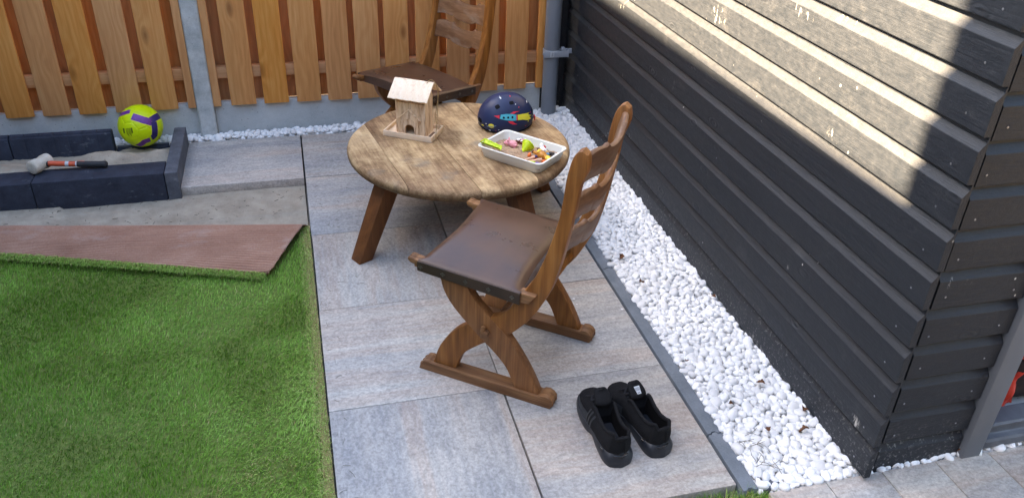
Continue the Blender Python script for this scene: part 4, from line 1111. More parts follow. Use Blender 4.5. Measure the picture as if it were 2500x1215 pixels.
# surface map for decals: side view coordinates (x, z) on the -y side
def hsurf(x, z, off=0.0008):
    lo, hi = 0.0, 1.0
    for _ in range(2):
        pass
    best = None
    # solve b for z at the azimuth giving x
    a = -math.pi / 2
    for _ in range(14):
        lo, hi = 0.0, 0.999
        for _ in range(22):
            m_ = (lo + hi) / 2
            if hpt(a, m_)[2] < z: lo = m_
            else: hi = m_
        p = hpt(a, lo)
        dx_ = x - p[0]
        da = 1e-3; p2 = hpt(a + da, lo)
        g_ = (p2[0] - p[0]) / da
        if abs(g_) < 1e-5: break
        a += max(-0.25, min(0.25, dx_ / g_)); a = max(-math.pi + 0.02, min(-0.02, a))
    p = Vector(hpt(a, lo)); c = Vector((0, 0, 0.05)); nrm = Vector((p.x / HL ** 2, p.y / HW_ ** 2, max(0, p.z - 0.02) / HH ** 2)).normalized()
    return tuple(p + nrm * off)
def decal(poly, name, mat, off=0.0008, n=3):
    """fills a 2D outline in side view by a triangle fan, refined to follow the shell"""
    b = bmesh.new(); vs_ = [b.verts.new((p[0], 0, p[1])) for p in poly]; b.faces.new(vs_)
    bmesh.ops.triangulate(b, faces=b.faces[:])
    for _ in range(n): bmesh.ops.subdivide_edges(b, edges=[e for e in b.edges if e.calc_length() > 0.006], cuts=1, use_grid_fill=True); bmesh.ops.triangulate(b, faces=[f for f in b.faces if len(f.verts) > 3])
    for v_ in b.verts: v_.co = Vector(hsurf(v_.co.x, v_.co.z, off))
    g = G().bm(b)
    return g.obj(name, MT[mat], hm, smooth=180)
def hx(px): return (px - 1235) / 500.0           # photo layout of the print, scaled to the shell
def hz(py): return 0.158 - (py - 228) / 640.0
rk = lambda pts: [(hx(a) , hz(b)) for a, b in pts]
decal(rk([(1210, 272), (1222, 270), (1236, 271), (1248, 275), (1247, 290), (1236, 290), (1220, 287), (1207, 283)]), 'rocket_body', 'cyan')
decal(rk([(1195, 276), (1207, 273), (1206.5, 283.5)]), 'rocket_nose', 'printred')
decal(rk([(1231, 270), (1240, 265), (1256, 266), (1246, 268), (1240, 271.5)]), 'rocket_fin', 'printred')
decal(rk([(1225, 290), (1236, 291), (1241, 297), (1248, 302), (1236, 301), (1229, 296)]), 'rocket_fin', 'printred')
decal(rk([(1245.5, 275), (1249, 275), (1249, 290), (1245.5, 290)]), 'rocket_band', 'printred', 0.0012)
decal(rk([(1249, 275), (1262, 275), (1282, 277), (1276, 280), (1288, 288), (1280, 287), (1286, 296), (1274, 291), (1276, 297), (1262, 291), (1249, 290)]), 'rocket_flame', 'printyel')
for px_ in (1216, 1226, 1236): decal([(hx(px_) + 0.0052 * math.cos(k * .785), hz(280) + 0.0052 * math.sin(k * .785)) for k in range(8)], 'porthole', 'hole', 0.0014, 1)
decal([(hx(1189) + 0.012 * math.cos(k * .524), hz(306) + 0.010 * math.sin(k * .524)) for k in range(12)], 'planet', 'printyel', n=2)
decal(rk([(1180, 308), (1190, 306), (1199, 303), (1199, 305), (1190, 309), (1181, 311)]), 'planet_ring', 'printgrey', 0.0014, 2)
def starp(px_, py_, r): return [(hx(px_) + (r if k % 2 == 0 else r * 0.45) * math.cos(k * .628 + .3), hz(py_) + (r if k % 2 == 0 else r * 0.45) * math.sin(k * .628 + .3)) for k in range(10)]
for px_, py_, r, m_ in ((1187, 322, .006, 'printwhite'), (1205, 317, .0045, 'printwhite'), (1174, 311, .007, 'printyel'), (1199, 321, .003, 'printred'), (1247, 248, .004, 'printwhite'), (1254, 256, .005, 'printred'), (1280, 252, .007, 'printwhite'), (1277, 300, .006, 'printyel'), (1270, 312, .005, 'printred'), (1239, 231, .004, 'printred'), (1216, 234, .006, 'printwhite'), (1285, 278, .005, 'printred'), (1292, 293, .004, 'printwhite'), (1179, 302, .004, 'printwhite')):
    decal(starp(px_, py_, r * 0.68), 'printed_star', m_, 0.0009, 1)
def vent(px_, py_, rx, rz, rot_=0.0):
    pts_ = []
    for k in range(16):
        a = k * math.pi / 8; x_ = rx * math.copysign(abs(math.cos(a)) ** .6, math.cos(a)); z_ = rz * math.copysign(abs(math.sin(a)) ** .6, math.sin(a))
        pts_.append((hx(px_) + x_ * math.cos(rot_) - z_ * math.sin(rot_), hz(py_) + x_ * math.sin(rot_) + z_ * math.cos(rot_)))
    decal(pts_, 'vent', 'hole', 0.0007, 2)
vent(1205, 253, .011, .007, 0.5); vent(1238, 244, .011, .006, 0.05); vent(1170, 300, .004, .011, 0.0); vent(1294, 277, .008, .011, -0.3)
G().box((0.004, 0.03, 0.022), (0, 0, 0), 0.002).obj('rear_reflector', MT['printred'], hm, (HL * 0.995, -0.025, 0.038), (0, 0, -0.15))

# ------------------------------------------------------------------ white tray with play sand
c4 = [Vector((0.714, 1.038)), Vector((0.901, 1.164)), Vector((1.123, 0.926)), Vector((0.934, 0.791))]
tc = sum(c4, Vector((0, 0))) / 4
t_ang = math.atan2(-(1.164 - 1.038) * 0 + (0.791 - 1.038), (0.934 - 0.714))       # long side direction
TLx, TLy = 0.330, 0.228
tray = thing('plastic_tray', 'off-white plastic tray on the table edge, filled with sand and toys', 'tray', (tc.x, tc.y, TH + 0.0015), t_ang)
def rrect(a, lx, ly, r):
    a = a * 4 % 4; k = int(a) % 4; f_ = a - int(a)
    cs = [(lx / 2 - r, -ly / 2 + r, -90), (lx / 2 - r, ly / 2 - r, 0), (-lx / 2 + r, ly / 2 - r, 90), (-lx / 2 + r, -ly / 2 + r, 180)]
    cx_, cy_, a0 = cs[k]
    if f_ < 0.5:
        t_ = R(a0 + f_ * 2 * 90); return (cx_ + r * math.cos(t_), cy_ + r * math.sin(t_))
    t_ = R(a0 + 90); p = (cx_ + r * math.cos(t_), cy_ + r * math.sin(t_)); k2 = (k + 1) % 4
    c2 = cs[k2]; t2 = R(c2[2]); p2 = (c2[0] + r * math.cos(t2), c2[1] + r * math.sin(t2)); s_ = (f_ - 0.5) * 2
    return (p[0] + (p2[0] - p[0]) * s_, p[1] + (p2[1] - p[1]) * s_)
tp = [(-0.03, 0.0, -.012), (-0.024, 0.0, -.012), (-0.020, 0.003, -.01), (-0.006, 0.050, 0), (-0.001, 0.0515, 0), (0.0, 0.0535, 0), (-0.001, 0.0555, 0), (-0.006, 0.0560, 0), (-0.011, 0.054, 0), (-0.012, 0.050, 0), (-0.026, 0.005, -.01), (-0.034, 0.004, -.01)]
rows = 96
v = []; f = []
for k in range(rows):
    for d, z, rr in tp:
        x, y = rrect(k / rows, TLx + 2 * d, TLy + 2 * d, 0.026 + rr * 0.5); v.append((x, y, z))
m = len(tp)
for k in range(rows):
    k2 = (k + 1) % rows
    for j in range(m - 1): f.append((k * m + j, k2 * m + j, k2 * m + j + 1, k * m + j + 1))
f.append(tuple(k * m for k in range(rows))[::-1]); f.append(tuple(k * m + m - 1 for k in range(rows)))
G().add(v, f).obj('tray_body', MT['white_plastic'], tray, smooth=50)
for k in range(0): G().lathe([(0.008, 0), (0.007, 0.0003), (0.0, 0.0005)], 14, TR((-0.13 + 0.037 * k, -TLy / 2 + 0.0085, 0.022 + 0.004 * (k % 2)), (R(90 - 16), 0, 0))).obj('moulded_dot', MT['white_plastic'], tray)
def psand(a, b):
    x = (a - 0.5) * (TLx - 0.030); y = (b - 0.5) * (TLy - 0.030)
    h = 0.022 + 0.013 * fbm(x, y, 16.0, 1.0) + 0.008 * fbm(x, y, 60.0, 2.0) + 0.010 * math.exp(-((x + 0.02) / 0.08) ** 2 - (y / 0.07) ** 2)
    return (x, y, h)
struct(G().grid(psand, 110, 80).obj('play_sand', MT['playsand'], tray, smooth=60), 'stuff')

# toys lie in the tray: placed in the tray's own frame
TM = Matrix.Translation((tc.x, tc.y, TH)) @ Matrix.Rotation(t_ang, 4, 'Z')
def toy(name, label, x, y, rz=0.0, z=0.03, cat='toy'):
    p = TM @ Vector((x, y, z))
    return thing(name, label, cat, tuple(p), t_ang + rz, 'toys in the sand tray')
def eye(parent, pts_, r=0.0016, mat='blackp'):
    g = G()
    for p in pts_: g.ell(p, r)
    g.obj('eye', MT[mat], parent)
pg_ = toy('toy_pig', 'pink toy pig lying in the tray sand beside the lime cone', -0.067, 0.028, R(20), 0.04)
G().ell((0, 0, 0), (0.022, 0.016, 0.015)).ell((-0.022, 0, 0.003), (0.014, 0.014, 0.013)).ell((0.01, -0.01, -0.012), (0.005, 0.005, 0.008)).ell((0.01, 0.01, -0.012), (0.005, 0.005, 0.008)).ell((0.014, -0.012, 0.0), (0.01, 0.006, 0.006)).obj('body', MT['pink'], pg_, smooth=180)
G().ell((-0.037, 0, 0.0), (0.005, 0.007, 0.006)).obj('snout', MT['pink'], pg_)
G().ell((-0.02, -0.011, 0.016), (0.004, 0.003, 0.008), (0.5, 0, 0)).ell((-0.02, 0.011, 0.016), (0.004, 0.003, 0.008), (-0.5, 0, 0)).obj('ear', MT['pink'], pg_)
eye(pg_, [(-0.032, -0.007, 0.009), (-0.032, 0.007, 0.009)])
cw = toy('toy_cow', 'brown and white toy cow half buried at the far corner of the tray', -0.062, 0.075, R(-10), 0.036)
G().ell((0, 0, 0), (0.02, 0.013, 0.012)).obj('body', MT['brown'], cw)
G().ell((0.022, 0, 0.008), (0.012, 0.011, 0.011)).ell((0.03, 0, 0.004), (0.008, 0.008, 0.007)).obj('head', MT['pink'], cw)
G().ell((-0.004, -0.004, 0.009), (0.009, 0.008, 0.006)).ell((0.0, 0.006, 0.009), (0.006, 0.006, 0.006)).obj('patch', MT['white'], cw)
G().ell((0.022, -0.012, 0.014), (0.004, 0.007, 0.003)).ell((0.022, 0.012, 0.014), (0.004, 0.007, 0.003)).obj('ear', MT['white'], cw)
eye(cw, [(0.03, -0.006, 0.013), (0.03, 0.006, 0.013)])
cone = toy('cone_mould', 'lime green cone sand mould with a face, in the tray sand', 0.002, 0.042, R(-20), 0.048)
cr_ = TR((0, 0, 0), (R(118), 0, R(15)))
G().lathe([(0.002, 0.046), (0.006, 0.040), (0.0075, 0.034), (0.0125, 0.028), (0.0135, 0.024), (0.019, 0.017), (0.020, 0.013), (0.0255, 0.006), (0.027, 0.0), (0.030, -0.001), (0.030, -0.006), (0.026, -0.007), (0.024, -0.002)], 28, cr_).obj('cone', MT['lime'], cone, smooth=40)
G().tube([tuple(cr_ @ Vector((-0.012, -0.021, 0.012))), tuple(cr_ @ Vector((0, -0.0235, 0.012))), tuple(cr_ @ Vector((0.012, -0.021, 0.012)))], 0.0018, 6).ell(tuple(cr_ @ Vector((-0.016, -0.019, 0.012))), 0.004).ell(tuple(cr_ @ Vector((0.016, -0.019, 0.012))), 0.004).obj('face_relief', MT['lime'], cone)
sh = toy('toy_scoop', 'lime green toy scoop hooked over the left corner of the tray', -0.112, -0.070, R(6), 0.050)
def scoop(a, b):
    x = -0.045 + 0.09 * a; w_ = 0.020 * (1 - 0.35 * a); y = (b - 0.5) * 2 * w_
    return (x, y + 0.002 * math.sin(a * 22) * (b > 0.5), 0.012 * (abs(2 * b - 1) ** 2) - 0.012 * a + 0.008)
g = G().grid(scoop, 24, 12); g.grid(lambda a, b: tuple(Vector(scoop(a, b)) + Vector((0, 0, -0.003))), 24, 12)
g.obj('blade', MT['lime'], sh, smooth=50)
G().tube([(-0.045, -0.018, 0.018), (-0.048, 0, 0.014), (-0.045, 0.018, 0.018)], 0.003, 6).tube([(-0.04, 0.019, 0.019), (0.04, 0.012, 0.004)], 0.0025, 6).obj('rim', MT['lime'], sh)
hn = toy('toy_hen', 'white toy hen with red comb standing in the tray', 0.075, 0.048, R(-25), 0.045)
G().ell((0, 0, 0), (0.021, 0.016, 0.017)).ell((-0.010, 0, 0.012), (0.010, 0.012, 0.014), (0, -0.4, 0)).ell((0.018, 0, 0.004), (0.010, 0.010, 0.012)).ell((-0.004, -0.013, -0.012), (0.006, 0.006, 0.008)).ell((-0.012, 0.0, -0.01), (0.008, 0.008, 0.009)).obj('body', MT['white'], hn, smooth=180)
G().ell((0.014, 0, 0.020), (0.004, 0.002, 0.005)).ell((0.019, 0, 0.019), (0.004, 0.002, 0.005)).ell((0.009, 0, 0.020), (0.004, 0.002, 0.004)).ell((0.027, 0, -0.006), (0.002, 0.002, 0.005)).obj('comb', MT['red'], hn)
G().ell((0.029, 0, 0.003), (0.005, 0.0025, 0.0025)).obj('beak', MT['yellow'], hn)
eye(hn, [(0.024, -0.007, 0.008), (0.024, 0.007, 0.008)])
hs = toy('toy_horse', 'tan toy horse with yellow mane lying on its side in the tray', 0.098, 0.002, R(-20), 0.046)
G().ell((0, 0, 0), (0.028, 0.019, 0.017)).ell((-0.028, 0.012, 0.004), (0.013, 0.008, 0.008), (0, 0, -0.3)).ell((-0.028, -0.012, 0.0), (0.013, 0.008, 0.008), (0, 0, 0.2)).ell((0.03, 0.0, 0.0), (0.014, 0.012, 0.011)).obj('body', MT['horse'], hs, smooth=180)
G().ell((-0.012, -0.006, 0.013), (0.008, 0.014, 0.006), (0, 0, 0.4)).ell((-0.018, 0.006, 0.012), (0.008, 0.006, 0.005)).obj('mane', MT['yellow'], hs, smooth=180)
G().ell((0.046, -0.002, 0.002), (0.018, 0.012, 0.009), (0, 0, -0.3)).ell((0.060, -0.006, 0.004), (0.010, 0.010, 0.008)).obj('head', MT['yellow'], hs, smooth=180)
G().ell((-0.041, 0.014, 0.005), (0.005, 0.008, 0.008)).ell((-0.041, -0.014, 0.0), (0.005, 0.008, 0.008)).obj('hoof', MT['brown'], hs)
fg = toy('toy_figure', 'tiny toy figure in black and blue lying by the far tray wall', 0.108, 0.048, R(10), 0.037)
G().box((0.026, 0.018, 0.014), (0.012, 0, 0), 0.004).ell((0.022, -0.012, 0), (0.008, 0.005, 0.005)).obj('coat', MT['blackp'], fg)
G().ell((-0.012, 0, 0.001), 0.009).ell((-0.028, 0.006, 0.002), 0.007).obj('head', MT['skin'], fg)
G().ell((-0.004, -0.010, 0), (0.010, 0.006, 0.006)).obj('sleeve', MT['bluep'], fg)
G().box((0.012, 0.004, 0.004), (0.030, 0.0, 0.004)).ell((-0.036, 0.010, 0.004), (0.008, 0.007, 0.006)).obj('collar', MT['white'], fg)
for (x_, y_, l_, rz_, cm, lab) in ((0.072, -0.052, 0.066, 55, 'navyplastic', 'thin peach toy stick with a navy tip leaning in the tray'), (0.100, -0.055, 0.08, 42, 'green', 'thick peach toy stick with a green end by the near tray corner')):
    tt = toy('toy_stick', lab, x_, y_, R(rz_), 0.036)
    G().tube([(-l_ / 2, 0, -0.004), (l_ / 2 - 0.01, 0, 0.008)], [0.0038, 0.0062], 10).obj('shaft', MT['skin'], tt)
    s_ = 1 if cm == 'navyplastic' else -1
    G().ell((s_ * (l_ / 2 - 0.006), 0, 0.008 if s_ > 0 else -0.003), (0.010, 0.0066, 0.0066)).obj('tip', MT[cm], tt)
for (x_, y_, cm, r_, lab, nm) in ((0.045, -0.012, 'orange', (.008, .010, .011), 'small orange toy lump in the sand left of the toy horse', 'toy_piece'), (0.076, -0.022, 'orange', (.014, .007, .006), 'flat orange toy piece under the toy horse belly', 'toy_piece'), (0.128, -0.03, 'orange', (.012, .009, .008), 'orange toy piece between the horse head and the sticks', 'toy_piece'), (0.100, -0.073, 'lime', (.014, .009, .009), 'lime green toy egg at the near tray wall', 'toy_egg'), (0.121, -0.068, 'purple', (.012, .008, .008), 'purple toy egg in the near right tray corner', 'toy_egg')):
    tg_ = toy(nm, lab, x_, y_, R(30), 0.034)
    G().ell((0, 0, 0), r_, (0.2, 0.3, 0), 2).obj('shell', MT[cm], tg_, smooth=180)
    G().ell((r_[0] * 0.5, 0, r_[2] * 0.4), tuple(0.5 * c for c in r_)).obj('knob', MT[cm], tg_, smooth=180)

# ------------------------------------------------------------------ football
BR = 0.1115
bc = Vector((-0.826, 2.300, 0.140))
ball = thing('football', 'fluorescent yellow football with purple stripes resting on the low kerb', 'football', tuple(bc - Vector((0, 0, BR))))
vd = (CAM_LOC - bc).normalized(); br_ = vd.cross(Vector((0, 0, 1))).normalized() * -1; bu_ = vd.cross(br_)
if bu_.z < 0: bu_ = -bu_
b = bmesh.new(); bmesh.ops.create_icosphere(b, subdivisions=6, radius=1.0)
phi = (1 + 5 ** 0.5) / 2
pent = [Vector(p).normalized() for p in [(0, s1, s2 * phi) for s1 in (-1, 1) for s2 in (-1, 1)] + [(s1, s2 * phi, 0) for s1 in (-1, 1) for s2 in (-1, 1)] + [(s2 * phi, 0, s1) for s1 in (-1, 1) for s2 in (-1, 1)]]
hexc = []
for i in range(12):
    for j in range(i + 1, 12):
        for k in range(j + 1, 12):
            if pent[i].dot(pent[j]) > 0.4 and pent[j].dot(pent[k]) > 0.4 and pent[i].dot(pent[k]) > 0.4: hexc.append((pent[i] + pent[j] + pent[k]).normalized())
RB = Matrix.Rotation(0.5, 3, 'X') @ Matrix.Rotation(0.35, 3, 'Z')
cen = np.array([tuple(RB @ c) for c in pent] + [tuple(RB @ c) for c in hexc]); wts = np.array([-0.020] * 12 + [0.0] * len(hexc))
P_ = np.array([tuple(v_.co) for v_ in b.verts]); D_ = P_ @ cen.T + wts
S_ = np.sort(D_, axis=1); gap = S_[:, -1] - S_[:, -2]
rad_ = BR * (1 - 0.022 * np.exp(-(gap / 0.013) ** 2) + 0.004 * np.tanh(gap / 0.06))
for v_, r_ in zip(b.verts, rad_): v_.co *= float(r_)
G().bm(b).obj('shell', MT['ball'], ball, (0, 0, BR), smooth=180)
def bdir(x, y):
    r2_ = min(0.985, x * x + y * y)
    return (br_ * x + bu_ * y + vd * math.sqrt(1 - r2_)).normalized()
def bstripe(pts, w, name, mat, off):
    P = catmull([(p[0], p[1], 0) for p in pts], 1)
    c = [bdir((p[0] - 425) / 260, (335 - p[1]) / 260) for p in P]
    c2 = []
    for a_, b_ in zip(c[:-1], c[1:]): c2 += [a_.slerp(b_, k / 6) if hasattr(a_, 'slerp') else a_ for k in range(6)]
    c2.append(c[-1]); v = []; f = []
    for i, d in enumerate(c2):
        t_ = (c2[min(i + 1, len(c2) - 1)] - c2[max(0, i - 1)]).normalized(); s_ = d.cross(t_)
        for k in (-2, -1, 0, 1, 2): v.append(tuple((d + s_ * w * k / 2).normalized() * (BR * off)))
    for i in range(len(c2) - 1):
        for k in range(4): f.append((i * 5 + k, i * 5 + k + 1, (i + 1) * 5 + k + 1, (i + 1) * 5 + k))
    G().add(v, f).obj(name, MT[mat], ball, (0, 0, BR), smooth=180)
P1 = [(215, 178), (275, 160), (342, 152)]; P2 = [(352, 212), (400, 235), (470, 272), (556, 312)]; P3 = [(552, 285), (605, 262), (660, 240)]; P4 = [(580, 308), (578, 380), (558, 480), (520, 498)]; P5 = [(500, 515), (430, 530), (345, 572)]
for P, w in ((P1, .12), (P2, .17), (P3, .15), (P4, .165), (P5, .14)):
    bstripe(P, w * 1.22, 'stripe_border', 'printyel', 1.0055)
for P, w, m_ in ((P1, .12, 'ballpurple'), (P2, .17, 'ballpurple'), (P3, .15, 'ballnavy'), (P4, .165, 'ballnavy'), (P5, .14, 'ballpurple')):
    bstripe(P, w, 'stripe', m_, 1.0075)
for k in range(7): bstripe([(258 + 9 * k, 345), (258 + 9 * k, 420 + 12 * (k % 3))], 0.012, 'printed_line', 'ballprint', 1.0055)
bstripe([(232, 340), (230, 400)], 0.05, 'printed_mark', 'ballprint', 1.0055); bstripe([(322, 345), (320, 408)], 0.03, 'printed_mark', 'ballprint', 1.0055)

# ------------------------------------------------------------------ rubber mallet
mal = thing('rubber_mallet', 'white rubber mallet with orange and black handle lying on the dark block', 'mallet', (-1.235, 1.905, 0.102), R(-4))
hd = TR((0, 0, 0.034), (R(90), 0, R(-28)))
G().lathe([(0.0, -0.056), (0.028, -0.056), (0.0325, -0.052), (0.034, -0.045), (0.034, -0.02), (0.030, 0.0), (0.034, 0.02), (0.034, 0.045), (0.0325, 0.052), (0.028, 0.056), (0.0, 0.056)], 32, hd, cap=False).obj('head', MT['rubberwhite'], mal, smooth=45)
hz0 = lambda x: 0.034 - 0.018 * x / 0.30
G().tube([(0.028, 0.004, hz0(0.03)), (0.036, 0.004, hz0(0.036))], [0.0155, 0.0155], 14).obj('collar', MT['grip'], mal)
G().tube([(0.035, 0.004, hz0(0.035)), (0.09, 0.002, hz0(0.09)), (0.165, 0.0, hz0(0.165))], [0.013, 0.0125, 0.013], 14).obj('shaft', MT['fibre'], mal)
gl = G()
for k in range(5): gl.box((0.012, 0.010, 0.0008), (0.122 + 0.0085 * k, -0.004 + 0.003 * (k % 3), hz0(0.13) + 0.0128), 0, None)
G().tube([(0.112, 0.0015, hz0(0.112)), (0.128, 0.001, hz0(0.128))], 0.0133, 14).obj('label_band', MT['tag'], mal)
G().tube([(0.158, 0.0, hz0(0.158)), (0.164, 0.0, hz0(0.164))], 0.0136, 14).obj('label_band', MT['tag'], mal)
G().tube([(0.165, 0, hz0(0.165)), (0.175, 0, hz0(0.175)), (0.22, 0, hz0(0.22)), (0.275, 0, hz0(0.275)), (0.293, 0, hz0(0.293)), (0.300, 0, hz0(0.3))], [0.0142, 0.0155, 0.0150, 0.0152, 0.0172, 0.0120], 16).obj('grip', MT['grip'], mal)
G().tube([(0.17, 0.001, hz0(0.17) + 0.0135), (0.20, 0.001, hz0(0.2) + 0.0136)], 0.003, 6).obj('grip_inlay', MT['fibre'], mal)

# ------------------------------------------------------------------ sneakers
SL = 0.308
s_w = [(0, .018), (.03, .032), (.08, .043), (.16, .0515), (.28, .055), (.40, .0525), (.52, .0475), (.64, .044), (.76, .0438), (.84, .0435), (.88, .0425), (.92, .0395), (.95, .035), (.97, .0295), (.985, .0225), (1.0, .010)]
s_c = [(0, .004), (.15, .006), (.3, .004), (.5, -.001), (.7, -.002), (1, 0)]           # centre line, + = inner side
s_h = [(0, .012), (.04, .026), (.1, .036), (.2, .045), (.3, .056), (.38, .067), (.46, .073), (.54, .066), (.64, .056), (.76, .052), (.86, .060), (.94, .074), (1.0, .072)]
ip = lambda tab, s: float(np.interp(s, [a for a, _ in tab], [c for _, c in tab]))
def sh_finish(sh_, upper, a_of, z0):
    # laces and a loose bow
    for k in range(5):
        s = 0.26 + 0.042 * k; p = Vector(upper(a_of(s), 0.5)); w_ = 0.018 + 0.003 * k
        G().tube(catmull([(p.x - w_, p.y + 0.004, p.z - 0.006), (p.x - w_ * .4, p.y, p.z + 0.004), (p.x + w_ * .4, p.y - 0.003, p.z + 0.004), (p.x + w_, p.y + 0.002, p.z - 0.006)], 4), 0.0034, 6).obj('lace', MT['lace'], sh_)
    p = Vector(upper(a_of(0.40), 0.5)); kz = p.z + 0.008
    G().tube(catmull([(p.x, p.y, kz), (p.x - 0.02, p.y + 0.012, kz + 0.008), (p.x - 0.036, p.y + 0.004, kz - 0.006), (p.x - 0.02, p.y - 0.004, kz), (p.x, p.y, kz), (p.x + 0.02, p.y + 0.012, kz + 0.008), (p.x + 0.036, p.y + 0.006, kz - 0.008), (p.x + 0.02, p.y - 0.004, kz), (p.x, p.y, kz)], 5), 0.0031, 6).obj('bow', MT['lace'], sh_)
    G().tube(catmull([(p.x, p.y, kz), (p.x - 0.018, p.y + 0.02, kz - 0.004), (p.x - 0.034, p.y + 0.05, kz - 0.026)], 5), 0.0028, 6).obj('lace_end', MT['lace'], sh_)
    G().tube(catmull([(p.x, p.y, kz), (p.x + 0.012, p.y + 0.022, kz - 0.004), (p.x + 0.020, p.y + 0.05, kz - 0.022)], 5), 0.0028, 6).obj('lace_end', MT['lace'], sh_)
    return sh_
def make_shoe(label, loc_, rz, outer):
    """local y: toe at +y; outer = -1 when the outside of the foot is -x"""
    sh_ = thing('sneaker', label, 'sneaker', loc_, rz, 'pair of black sneakers on the slabs')
    inn = -outer
    z0 = 0.030
    def spring(s): return 0.010 * max(0, (0.22 - s) / 0.22) ** 2
    N, Mx = 64, 33
    def upper(a, b):
        s = 0.5 - 0.5 * math.cos(math.pi * a)
        w = ip(s_w, s) * 0.97; h = ip(s_h, s); cxx = ip(s_c, s) * inn
        t = 2 * b - 1; sg = 1 if t >= 0 else -1; t = abs(t)            # 1 at the sole edge, 0 in the middle
        op = max(0.0, min(1.0, (s - 0.42) / 0.10)) * max(0.0, min(1.0, (0.985 - s) / 0.03))
        e = 1 - t
        th = e * math.pi / 2
        xc, zc = w * math.cos(th) ** 0.75, h * math.sin(th) ** 0.8
        # open collar: wall up to the rim then down the inside
        if e < 0.5:
            k = e / 0.5; xo, zo = w * (1.0 + 0.10 * math.sin(math.pi * k) - 0.28 * k ** 2), h * k ** 0.9
        else:
            k = (e - 0.5) / 0.5; xo = w * 0.72 * (1 - 0.18 * math.sin(math.pi * min(1, k * 1.0))) * (1 if k < 0.55 else max(0, (1 - k) / 0.45)); zo = h * (1 - min(1, k / 0.55)) + 0.004 * (k > 0.5) + (0.004 * math.sin(math.pi * min(1, k / 0.2)) if k < 0.2 else 0)
        x = xc * (1 - op) + xo * op; z = zc * (1 - op) + zo * op
        return (cxx + sg * x, SL * (0.5 - s) * 0.985 - (0.004 * math.sin(math.pi * min(1, z / 0.07)) if s > 0.9 else 0), z0 + spring(s) + z)
    v = [upper(i / (N - 1), j / (Mx - 1)) for i in range(N) for j in range(Mx)]
    quads = [((i * Mx + j), ((i + 1) * Mx + j), ((i + 1) * Mx + j + 1), (i * Mx + j + 1)) for i in range(N - 1) for j in range(Mx - 1)]
    quads.append(tuple((N - 1) * Mx + j for j in range(Mx))); quads.append(tuple(j for j in range(Mx))[::-1])
    g1 = G().add(v, quads); up_ = g1.obj('upper', MT['shoe'], sh_, smooth=80)
    lining = []
    up_.data.materials.append(MT['lining']); up_.data.materials.append(MT['shoe2'])
    for q_, pl in zip(quads, up_.data.polygons):
        pass
    for pl in up_.data.polygons:
        vi = pl.vertices[0]; i_, j_ = divmod(vi, Mx); s = 0.5 - 0.5 * math.cos(math.pi * i_ / (N - 1)); t = abs(2 * j_ / (Mx - 1) - 1)
        if 0.47 < s < 0.97 and t < 0.44: pl.material_index = 1
        elif t > 0.80 and s < 0.42: pl.material_index = 2
    # rim piping
    rim = []
    for k in range(61):
        s = 0.47 + 0.505 * k / 60; rim.append(s)
    for sg in (0, 1):
        a_of = lambda s: math.acos(1 - 2 * s) / math.pi
        G().tube([tuple(Vector(upper(a_of(s), 0.25 if sg == 0 else 0.75)) + Vector((0, 0, 0.0005))) for s in rim], 0.0060, 8).obj('collar', MT['shoe'], sh_, smooth=60)
    cr2 = [Vector(upper(a_of(0.975), 0.25)), Vector(upper(a_of(0.992), 0.40)) , Vector(upper(a_of(0.992), 0.60)), Vector(upper(a_of(0.975), 0.75))]
    hzc = max(p.z for p in (cr2[0], cr2[3]))
    G().tube(catmull([tuple(cr2[0]), (cr2[0].x * 0.5, -SL * 0.487, hzc + 0.003), (cr2[3].x * 0.5, -SL * 0.487, hzc + 0.003), tuple(cr2[3])], 6), 0.0062, 8).obj('heel_collar', MT['shoe'], sh_, smooth=60)
    # midsole lofted from stacked outlines, pinched under the arch, flared at the heel
    outl = []
    for k in range(72):
        a = 2 * math.pi * k / 72; s = 0.5 - 0.5 * math.cos(a); side = 1 if math.sin(a) >= 0 else -1
        outl.append((s, side, abs(math.sin(a))))
    lv = [(0.0, 0.985, 0.0), (0.006, 1.03, 0.0), (0.016, 1.07, 0.4), (0.026, 1.06, 0.8), (0.034, 1.03, 1.0), (0.036, 0.9, 1.0)]
    v = []; f = []
    for z, sc_, lift in lv:
        for s, side, sn in outl:
            w = ip(s_w, s) * sc_ * (0.25 + 0.75 * min(1, sn * 3)) + 0.0
            pinch = 1 - (0.16 if z < 0.02 else 0.05) * math.exp(-((s - 0.55) / 0.09) ** 2)
            flare = 1 + 0.16 * max(0, (s - 0.72) / 0.28) * (1 if z < 0.03 else 0.2)
            zz3 = z + spring(s) * (1.0 if z > 0 else 1.3) + (0.010 * math.exp(-((s - 0.56) / 0.05) ** 2) if z < 0.001 else 0) + (0.006 * max(0, (s - 0.7) / 0.3) if z > 0.03 else 0)
            ln_ = SL * (0.5 - s) * (1.035 if z < 0.03 else 1.0) - (0.010 * max(0, (s - 0.8) / 0.2) if z < 0.028 else 0)
            v.append((ip(s_c, s) * inn + side * w * pinch * flare, ln_, zz3))
    m = 72
    for l_ in range(len(lv) - 1):
        for k in range(m): f.append((l_ * m + k, l_ * m + (k + 1) % m, (l_ + 1) * m + (k + 1) % m, (l_ + 1) * m + k))
    f.append(tuple(range(m))[::-1]); f.append(tuple(range((len(lv) - 1) * m, len(lv) * m)))
    G().add(v, f).obj('sole', MT['sole'], sh_, smooth=50)
    hcl = []
    for k in range(29):
        a = math.pi * (-0.42 + 0.84 * k / 28); s = 0.78 + 0.215 * math.cos(a); sgn = math.sin(a)
        hcl.append((ip(s_c, s) * inn + ip(s_w, min(s, 0.9)) * 1.10 * sgn, SL * (0.5 - s) * 1.0 - 0.006 * math.cos(a), 0.0335))
    G().tube(hcl, 0.0042, 8).obj('heel_clip', MT['gloss'], sh_, smooth=60)
    # toe cap overlay on the outer side
    ov = G()
